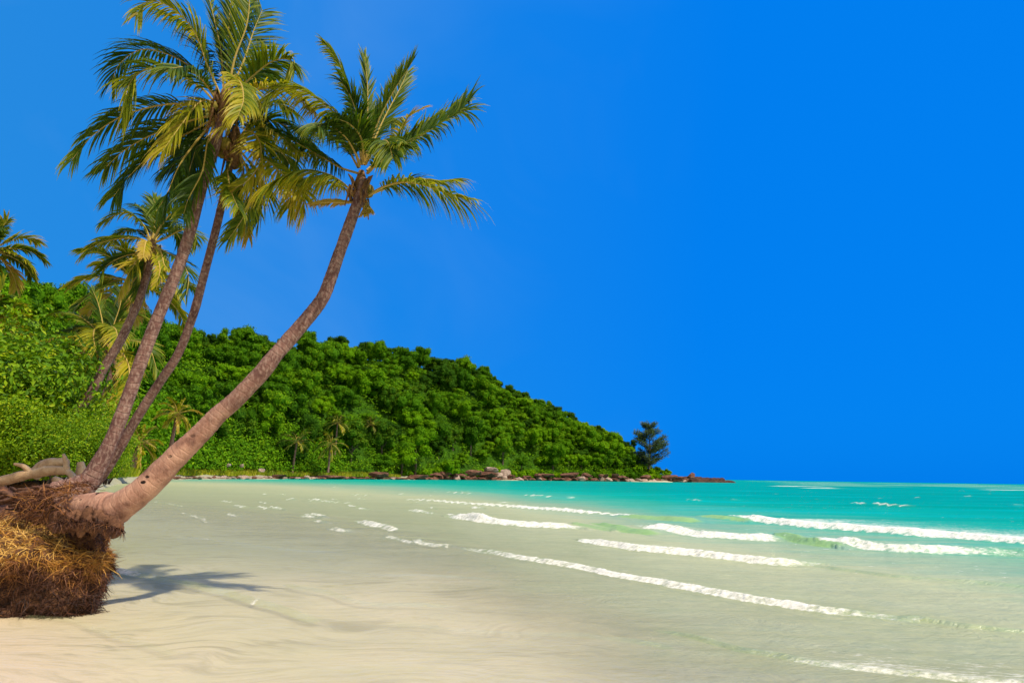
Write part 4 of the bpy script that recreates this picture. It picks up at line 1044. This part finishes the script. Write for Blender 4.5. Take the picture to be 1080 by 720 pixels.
strands(fb, crust_src, 700, 43, .04, .15, .0055, lambda p, r: .20 + r.gauss(0, .14), grav=.9, out=.25)
ro = rb.build('root_ball', [M['root']], None, True); keep(ro, pA)
fo = fb.build('root_fibres', [M['fibre']], ro)
co = cr.build('torn_bark', [M['crust']], ro, True)

# ------------------------------------------------------------------ eroded bank behind the roots
def bank():
    nx, ny = 190, 70; mb = MB(); ids = []
    for j in range(ny):
        v = j / (ny - 1); row = []; y = 9.55 + 5.6 * v; x0 = -1.75 * y; x1 = P(93, 510, y).x
        for i in range(nx):
            u = i / (nx - 1); x = x0 + (x1 - x0) * u
            e = min(1, (x1 - x) / 1.0); h = (.55 + .86 * (1 - math.exp(-v * 5))) * e ** .7 * min(1, .3 + v * 14) - .10
            q = Vector((x, y, 0)); nz = noise.noise(q * .9) * .20 + noise.noise(q * 2.7) * .16 + noise.noise(q * 8) * .07 + noise.noise(q * 21) * .025
            row.append(mb.vert((x + .1 * noise.noise(q * 3) * e, y + .2 * noise.noise(Vector((x * 2, h * 3, 1))), h + nz * max(0, min(1, h * 1.5))), .4))
        ids.append(row)
    for j in range(ny - 1):
        for i in range(nx - 1): mb.face((ids[j][i], ids[j][i + 1], ids[j + 1][i + 1], ids[j + 1][i]))
    return mb
bk = bank()
bo = bk.build('earth_bank', [M['soil']], None, True); tag(bo, 'washed out bank of reddish brown earth behind the root ball', 'bank', kind='structure')
bv = [Vector(v) for v in bk.v if v[1] < 13 and v[0] > -11]
rt = MB()
def bank_src(r):
    p = r.choice(bv); return p + Vector((r.uniform(-.08, .08), r.uniform(-.05, .05), 0)), Vector((0, -.55, .83)), 0
strands(rt, bank_src, 1100, 21, .08, .30, .0060, lambda p, r: .34 + .5 * max(0, noise.noise(p * 1.7)) + r.gauss(0, .12), grav=.3, out=.16)
tag(rt.build('loose_rootlets', [M['fibre']]), 'tangle of thin dry rootlets lying over the earth bank', 'rootlets', kind='stuff')
r_ = random.Random(6); big = MB()
for i in range(16):   # thicker roots running over the bank towards the palms
    a = P(r_.uniform(-20, 60), r_.uniform(512, 540), r_.uniform(9.5, 10.3)); b = P(r_.uniform(72, 92), r_.uniform(518, 535), 9.45)
    mid = a.lerp(b, .5) + Vector((0, -.1, r_.uniform(-.05, .12)))
    tube(big, crom([a, a.lerp(mid, .5) + Vector((0, 0, r_.uniform(-.1, .1))), mid, b], 14), np.linspace(.02, r_.uniform(.03, .055), 14), 7, rough=.3, rs=9)
keep(big.build('spreading_roots', [M['crust']], None, True), pB)

# ------------------------------------------------------------------ driftwood
def log(name, pts, rad, label, cat, twigs=(), mat='drift'):
    mb = MB(); c = crom(pts, 26); tube(mb, c, np.interp(np.linspace(0, 1, 26), np.linspace(0, 1, len(rad)), rad), 10, rough=.28, rs=5)
    for k, v in twigs: tube(mb, crom([c[k], c[k] + v * .5 + Vector((0, 0, .04)), c[k] + v], 6), np.linspace(.05, .018, 6), 6, rough=.3)
    o = mb.build(name, [M[mat]], None, True); tag(o, label, cat); return o
log('driftwood_branch', [P(-22, 512, 11.2), P(8, 506, 11.2), P(30, 500, 11.2), P(56, 496, 11.2), P(70, 497, 11.2), P(77, 503, 11.1), P(78, 511, 11.0)], [.085, .085, .08, .075, .06, .05, .03],
    'long pale driftwood branch with a hooked end lying on the bank', 'driftwood', [(17, Vector((-.1, 0, .28))), (9, Vector((-.25, -.1, .15)))])
log('driftwood_log', [P(36, 500, 12.3), P(52, 489, 12.3), P(72, 487, 12.3)], [.13, .12, .05], 'grey weathered log end under the shrub leaves', 'driftwood', [(14, Vector((.3, 0, .06)))])
log('tree_stump', [P(87, 511, 11.4), P(86, 497, 11.4), P(85, 487, 11.4)], [.11, .085, .05], 'short pale pointed stump beside the foot of the tallest palm', 'stump')
log('driftwood_stick', [P(58, 505, 10.8), P(70, 510, 10.7), P(84, 512, 10.6)], [.05, .045, .02], 'small pale stick below the hooked driftwood branch', 'driftwood')

# ------------------------------------------------------------------ leafy shrubs on the bank
def shrub_mb(seed, rx, ry, rz, n, ls):
    r = random.Random(seed); mb = MB(); st = MB()
    L = []
    for i in range(22):
        a = r.uniform(0, 6.28); q = math.sqrt(r.random()) * .75; h = r.uniform(.08, .95) * (1 - .45 * q)
        L.append((Vector((math.cos(a) * q * rx, math.sin(a) * q * ry, h * rz)), r.uniform(.24, .42) * min(rx, rz)))
    for i in range(n):
        c, s = L[r.randrange(len(L))]
        d = Vector((r.gauss(0, 1), r.gauss(-.3, 1), r.gauss(.2, 1))).normalized(); p = c + d * s * (1 + .3 * noise.noise(d * 2 + c)) * r.uniform(.55, 1.12)
        if p.z < .05: continue
        nrm = (d + Vector((r.gauss(0, .6), r.gauss(0, .6), r.gauss(.45, .5)))).normalized(); u = nrm.orthogonal().normalized(); w = nrm.cross(u); an = r.uniform(0, 6.28)
        u, w = u * math.cos(an) + w * math.sin(an), w * math.cos(an) - u * math.sin(an); l = ls * r.uniform(.55, 1.3); t = min(1, max(0, .5 + r.gauss(0, .2)))
        a_ = mb.vert(p - u * l, t); b_ = mb.vert(p + w * l * .5 + nrm * l * .18, t); c_ = mb.vert(p + u * l, t); d_ = mb.vert(p - w * l * .5 + nrm * l * .18, t)
        mb.face((a_, b_, c_)); mb.face((a_, c_, d_))
    for i in range(14):
        c, s = L[i % len(L)]; b = Vector((c.x * .25, c.y * .25, -.2))
        tube(st, crom([b, b.lerp(c, .5) + Vector((r.uniform(-.1, .1), 0, .1)), c], 8), np.linspace(.035, .012, 8), 5)
    return mb, st
sp = []
for i in range(3):
    a, b = shrub_mb(80 + i, 1.7, 1.3, 2.2, 17000, .047); sp.append((a.mesh('leaves', [M['shrub']]), b.mesh('stems', [M['bark']], True)))
spots = [((8, 500), (10, 352), 17.5, 'tallest leafy shrub at the left edge, below the left palms'), ((50, 498), (52, 392), 17.0, 'bright leafy shrub below the yellowing palm'),
         ((88, 496), (92, 428), 16.2, 'leafy shrub around the base of the bent palm'), ((112, 498), (108, 452), 15.2, 'small leafy shrub hidden behind the tallest palm trunk'),
         ((22, 500), (24, 415), 14.6, 'low yellow green shrub in front of the tallest shrub'), ((66, 496), (66, 438), 14.2, 'low yellow green shrub overhanging the grey log'),
         ((-40, 500), (-35, 350), 16.5, 'leafy shrub cut by the left edge'), ((98, 495), (100, 440), 18.5, 'shrub deep in the gap behind the bent palm trunk'), ((-20, 500), (-18, 440), 13.8, 'low shrub at the extreme left edge above the driftwood')]
for i, (b, t, Yd, lab) in enumerate(spots):
    p0 = P(*b, Yd); p1 = P(*t, Yd); h = p1.z - p0.z; a, s_ = sp[i % 3]
    r = empty('leafy_shrub', Vector((p0.x, Yd, p0.z - .15)), lab, 'shrub', 'leafy shrubs on the bank')
    k = (h + .15) / 2.2; kx = min(1.6, max(.62, k)) * (1.0 if i not in (3, 2) else .62); r.scale = (kx, kx, k * 1.0); r.rotation_euler.z = 0.0 if i % 2 else .5
    link('leaves', a, r); link('stems', s_, r)

# ------------------------------------------------------------------ growth along the far shore
bushes = []
for i in range(3): bushes.append(crown_mb(120 + i, 3.0, 2.0, 16, 2300, .30, tl=(0, 1)).mesh('bush_leaves', [M['treeC' if i != 1 else 'treeA']]))
rr_ = random.Random(9)
px = 108
while px < 716:
    d = float(pint(px, SHORE)); 
    for row in range(5 if 185 < px < 345 else 2 if px < 420 or px > 640 else 1):
        dd = d + (23 if 185 < px < 425 else 10 if px < 425 else 4) + row * 6.5 + rr_.uniform(-1, 2); p = polar(px + rr_.uniform(-3, 3), max(dd, 60), 1.2 + row * 2.6)
        zone = 'behind the sandy cove' if px < 200 else 'on the grassy shore' if px < 420 else 'above the shore boulders' if px < 560 else 'on the dark rocky point'
        o = link('shore_bush', bushes[rr_.randrange(3)]); s = rr_.uniform(.75, 1.25) * (1.25 if px > 430 else 1.0) * (.9 if px > 690 else 1); o.location = p + Vector((0, 0, .9 * s)); o.scale = (s, s, s * rr_.uniform(.8, 1.2)); o.rotation_euler.z = rr_.uniform(0, 6)
        tag(o, 'rounded green bush ' + zone, 'bush', 'bushes ' + zone)
    px += rr_.uniform(4.5, 7.5) / d * 700 * .9
# two big pale trees and the casuarina that stand out
tree('bright0', polar(440, 275, 1), 1.75, 'biggest bright green tree by the shore, half way along the hill foot', None, 1.25, 1.0)
tree('bright1', polar(474, 283, 0), 1.35, 'low spreading bright tree right above the largest boulders', None, .85, 2.0, cz=4.2)
tree('bright2', polar(426, 268, 1), 1.25, 'bright tree leaning against the biggest pale green tree', None, 1.0, 3.0)
tree('round1', polar(405, 262, 1), 1.05, 'flat topped mid green tree beside the pale trunked palm', None, .8, 3.0)
for q, dd_, sz_, lab in ((669, 376, .85, 'rounded tree closing the gap left of the casuarina'), (679, 379, .7, 'low tree growing against the left side of the casuarina'), (697, 385, .42, 'smallest tree, right of the casuarina foot at the end of the point')):
    tree('round%d' % (q % 3), polar(q, dd_, .5), sz_, lab, None, .9, q, cz=4.6)
for i, (q, lab) in enumerate([(246, 'pale trunked tree behind the shore bushes beside the leaning trunk'), (268, 'tall dark tree with a thin grey trunk behind the grassy shore'), (290, 'dark tree shading the bank behind the leftmost shoreline palm'), (372, 'dark spreading tree behind the shoreline palms')]):
    tree('dark%d' % (i % 3), polar(q, 215 + i * 12, 3), 1.35, lab, None, 1.15, i, cz=7.5)
cs = empty('casuarina_tree', polar(688, 384, .5), 'tall feathery casuarina leaning alone at the end of the point', 'tree')
cb = MB(); r = random.Random(4); cs.scale = (1.25, 1.25, 1.12)
tube(cb, crom([Vector((0, 0, 0)), Vector((-.4, 0, 9)), Vector((.2, 0, 17)), Vector((-.6, 0, 26))], 16), np.linspace(.55, .1, 16), 8, rough=.2)
nb = MB()
for i in range(56):
    h = 4 + 22 * r.random() ** .85; a = r.uniform(0, 6.28); ln = (2.2 + 5.0 * math.sin(min(1, (27 - h) / 20) * PI * .75)) * r.uniform(.6, 1.1)
    if i < 5: a = r.uniform(-.25, .25); h = 8 + i * 2.2; ln = 8.0 - i * .4
    b = Vector((-.2, 0, h)); e = b + Vector((math.cos(a) * ln, math.sin(a) * ln, ln * .45 + (1.4 if i < 5 else .4))); md = b.lerp(e, .55) + Vector((0, 0, -.3))
    c = crom([b, md, e], 8); tube(cb, c, np.linspace(.12, .03, 8), 4)
    for j in range(170):
        q = c[min(7, 2 + int(r.random() * 6))] + Vector((r.gauss(0, .55), r.gauss(0, .55), r.gauss(.2, .5)))
        d = Vector((math.cos(a) * .5 + r.gauss(0, .5), math.sin(a) * .5 + r.gauss(0, .5), r.gauss(.35, .5))).normalized(); w = d.orthogonal().normalized() * .15; t = min(1, max(0, .5 + r.gauss(0, .2))); l = r.uniform(.5, 1.2)
        nb.face(tuple(nb.vert(x, t) for x in (q - w, q + w, q + d * l + w * .2, q + d * l - w * .2)))
link('trunk', cb.mesh('trunk', [M['bark']], True), cs); link('crown', nb.mesh('crown', [M['casu']]), cs)

# shore grass: one uncountable strip
gm_ = MB(); r = random.Random(8)
for i in range(42000):
    px = r.uniform(100, 425); d = float(pint(px, SHORE)) + r.uniform(3.5, 20); p = polar(px, d, 0); 
    z = .30 + .13 * min(20, d - float(pint(px, SHORE))) + .5 * max(0, noise.noise(p * .15)); p.z = z
    h = r.uniform(.5, 1.3) * (1 if px < 400 else .6); a = r.uniform(0, 6.28); w = Vector((math.cos(a), math.sin(a), 0)) * .14; l = Vector((r.gauss(0, .25), r.gauss(0, .25), 1)) * h
    t = min(1, max(0, .42 + .5 * noise.noise(p * .12) + r.gauss(0, .15)))
    gm_.face(tuple(gm_.vert(x, t) for x in (p - w, p + w, p + l + w * .3, p + l - w * .3)))
tag(gm_.build('shore_grass', [M['grass']]), 'yellow green grass along the far shore', 'grass', kind='stuff')

# ------------------------------------------------------------------ rocks
def rock_mesh(seed, m, flat=.7, ang=.35):
    bm = bmesh.new(); bmesh.ops.create_icosphere(bm, subdivisions=4, radius=1); rk = random.Random(seed * 31 + 7)
    cuts = []
    for i in range(11):
        n = Vector((rk.gauss(0, 1), rk.gauss(0, 1), rk.gauss(.1, .8))).normalized(); cuts.append((n, rk.uniform(.50, .85)))
    for v in bm.verts:
        d = v.co.normalized(); q = d * 1.3 + Vector((seed * 7.7, 0, 0)); p = d * (1.05 + ang * noise.noise(q))
        for n, h in cuts:
            e = p.dot(n) - h
            if e > 0: p = p - n * e * .92
        p = p * (1 + .07 * noise.noise(q * 3.1) + .05 * noise.noise(q * 8))
        v.co = Vector((p.x * 1.25, p.y, p.z * flat * 1.15))
    me = bpy.data.meshes.new('boulder'); bm.to_mesh(me); bm.free(); me.materials.append(M[m])
    me.polygons.foreach_set('use_smooth', [False] * len(me.polygons)); return me
RK = {'rockR': [rock_mesh(i, 'rockR') for i in range(6)], 'rockP': [rock_mesh(10 + i, 'rockP', .8) for i in range(4)]}
def rock(px, py, wpx, hpx, m, label, cat='boulder', group=None, d=None, idx=None):
    d = d or float(pint(min(px, 735), ROCKD)) - 1.5
    a = polar(px, d); Yd = a.y; p = P(px, py, Yd)
    o = link('boulder', RK[m][(idx if idx is not None else rr_.randrange(9)) % len(RK[m])]); w = wpx / FPX * Yd * .5; h = hpx / FPX * Yd * .5
    o.location = Vector((p.x, Yd, p.z)); o.scale = (w, w * .9, h * 1.25); o.rotation_euler.z = rr_.uniform(-.5, .5) if wpx > 12 else rr_.uniform(0, 6)
    return tag(o, label, cat, group)
named = [(498, 498, 15, 8, 'rockR', 'large rounded reddish boulder, left one of the two biggest on the shore'), (516, 495, 13, 6.5, 'rockP', 'large pale boulder topping the biggest shore rock pile'), (513, 500, 17, 8, 'rockR', 'dark boulder underneath the large pale boulder'),
         (533, 499, 10, 7, 'rockP', 'pale upright boulder just right of the biggest rock pile'), (525, 501, 9, 5, 'rockP', 'small pinkish boulder tucked below the large pale boulder'), (398, 500, 16, 8, 'rockR', 'reddish boulder in front of the dry shore scrub'), (440, 503, 22, 7, 'rockR', 'low wide reddish rock at the foot of the bright trees'),
         (434, 506, 13, 4, 'rockR', 'dark flat rock standing out in the water'), (345, 503, 26, 6, 'rockR', 'long dark rock lying at the water edge below the palms'), (293, 502, 16, 5, 'rockR', 'low dark rock left of the leftmost shoreline palm'), (612, 505, 12, 5, 'rockP', 'pale flat boulder at the foot of the rocky point'),
         (729, 502, 11, 7, 'rockR', 'isolated reddish knob of rock near the tip of the point'), (706, 503, 16, 5, 'rockR', 'bare red rock slope below the casuarina'), (716, 505, 14, 3.5, 'rockR', 'low red rock between the casuarina slope and the rock knob'), (241, 490, 4, 3.4, 'rockP', 'small white stone in the grass, left of a pair'), (255, 491, 5, 3.2, 'rockP', 'small pinkish stone in the grass, right of a pair'), (276, 496, 7, 3.5, 'rockP', 'flat pale stone at the lower edge of the shore grass')]
for n_ in named: rock(*n_)
px = 150
while px < 728:
    w = rr_.uniform(4, 12); yh = 505.8 + (px - 787) * .015; d = float(pint(px, ROCKD)); yw = yh + CAM_H / d * FPX * .985
    zone = ('along the sandy cove', 'rockP' if rr_.random() < .75 else 'rockR') if px < 285 else ('along the grassy shore', 'rockR' if rr_.random() < .75 else 'rockP') if px < 430 else ('along the foot of the wooded hill', 'rockR' if rr_.random() < .72 else 'rockP')
    h = rr_.uniform(2, 4.5) * (1.4 if px > 430 else .8)
    rock(px, yw - h * .25, w, h, zone[1], ('low reddish brown rock ' if zone[1] == 'rockR' else 'low pale rock ') + zone[0], 'rock', ('reddish rocks ' if zone[1] == 'rockR' else 'pale rocks ') + zone[0])
    if px > 455 and rr_.random() < .5:
        rock(px + rr_.uniform(-3, 3), yw - h * .9 - 1, w * 1.2, h * .9, 'rockR', 'reddish brown rock on the upper rock shelf under the hill trees', 'rock', 'upper shelf rocks')
    px += w * rr_.uniform(.45, .85)
# flat reef running out from the point
lb = MB(); ids = []
nX, nY = 120, 12; rx0 = polar(722, 402).x; rx1_ = polar(786, 408).x
for j in range(nY):
    v = j / (nY - 1); row = []
    for i in range(nX):
        u = i / (nX - 1); x = rx0 + (rx1_ - rx0) * u; y = 397 + 9 * v + 2 * noise.noise(Vector((x * .2, 3, 0))); e = math.sin(v * PI) ** .35 * min(1, (1 - u) * 14) ** .5
        step = 3.2 if u < .42 else 2.7 if u < .8 else 1.3
        row.append(lb.vert((x, y, -.5 + e * (step + .35 * noise.noise(Vector((x * .8, y * .5, 0))) + .5)), .5))
    ids.append(row)
for j in range(nY - 1):
    for i in range(nX - 1): lb.face((ids[j][i], ids[j][i + 1], ids[j + 1][i + 1], ids[j + 1][i]))
tag(lb.build('rock_ledge', [M['rockD']], None, True), 'dark flat rock ledge running out into the sea from the point', 'rock ledge')
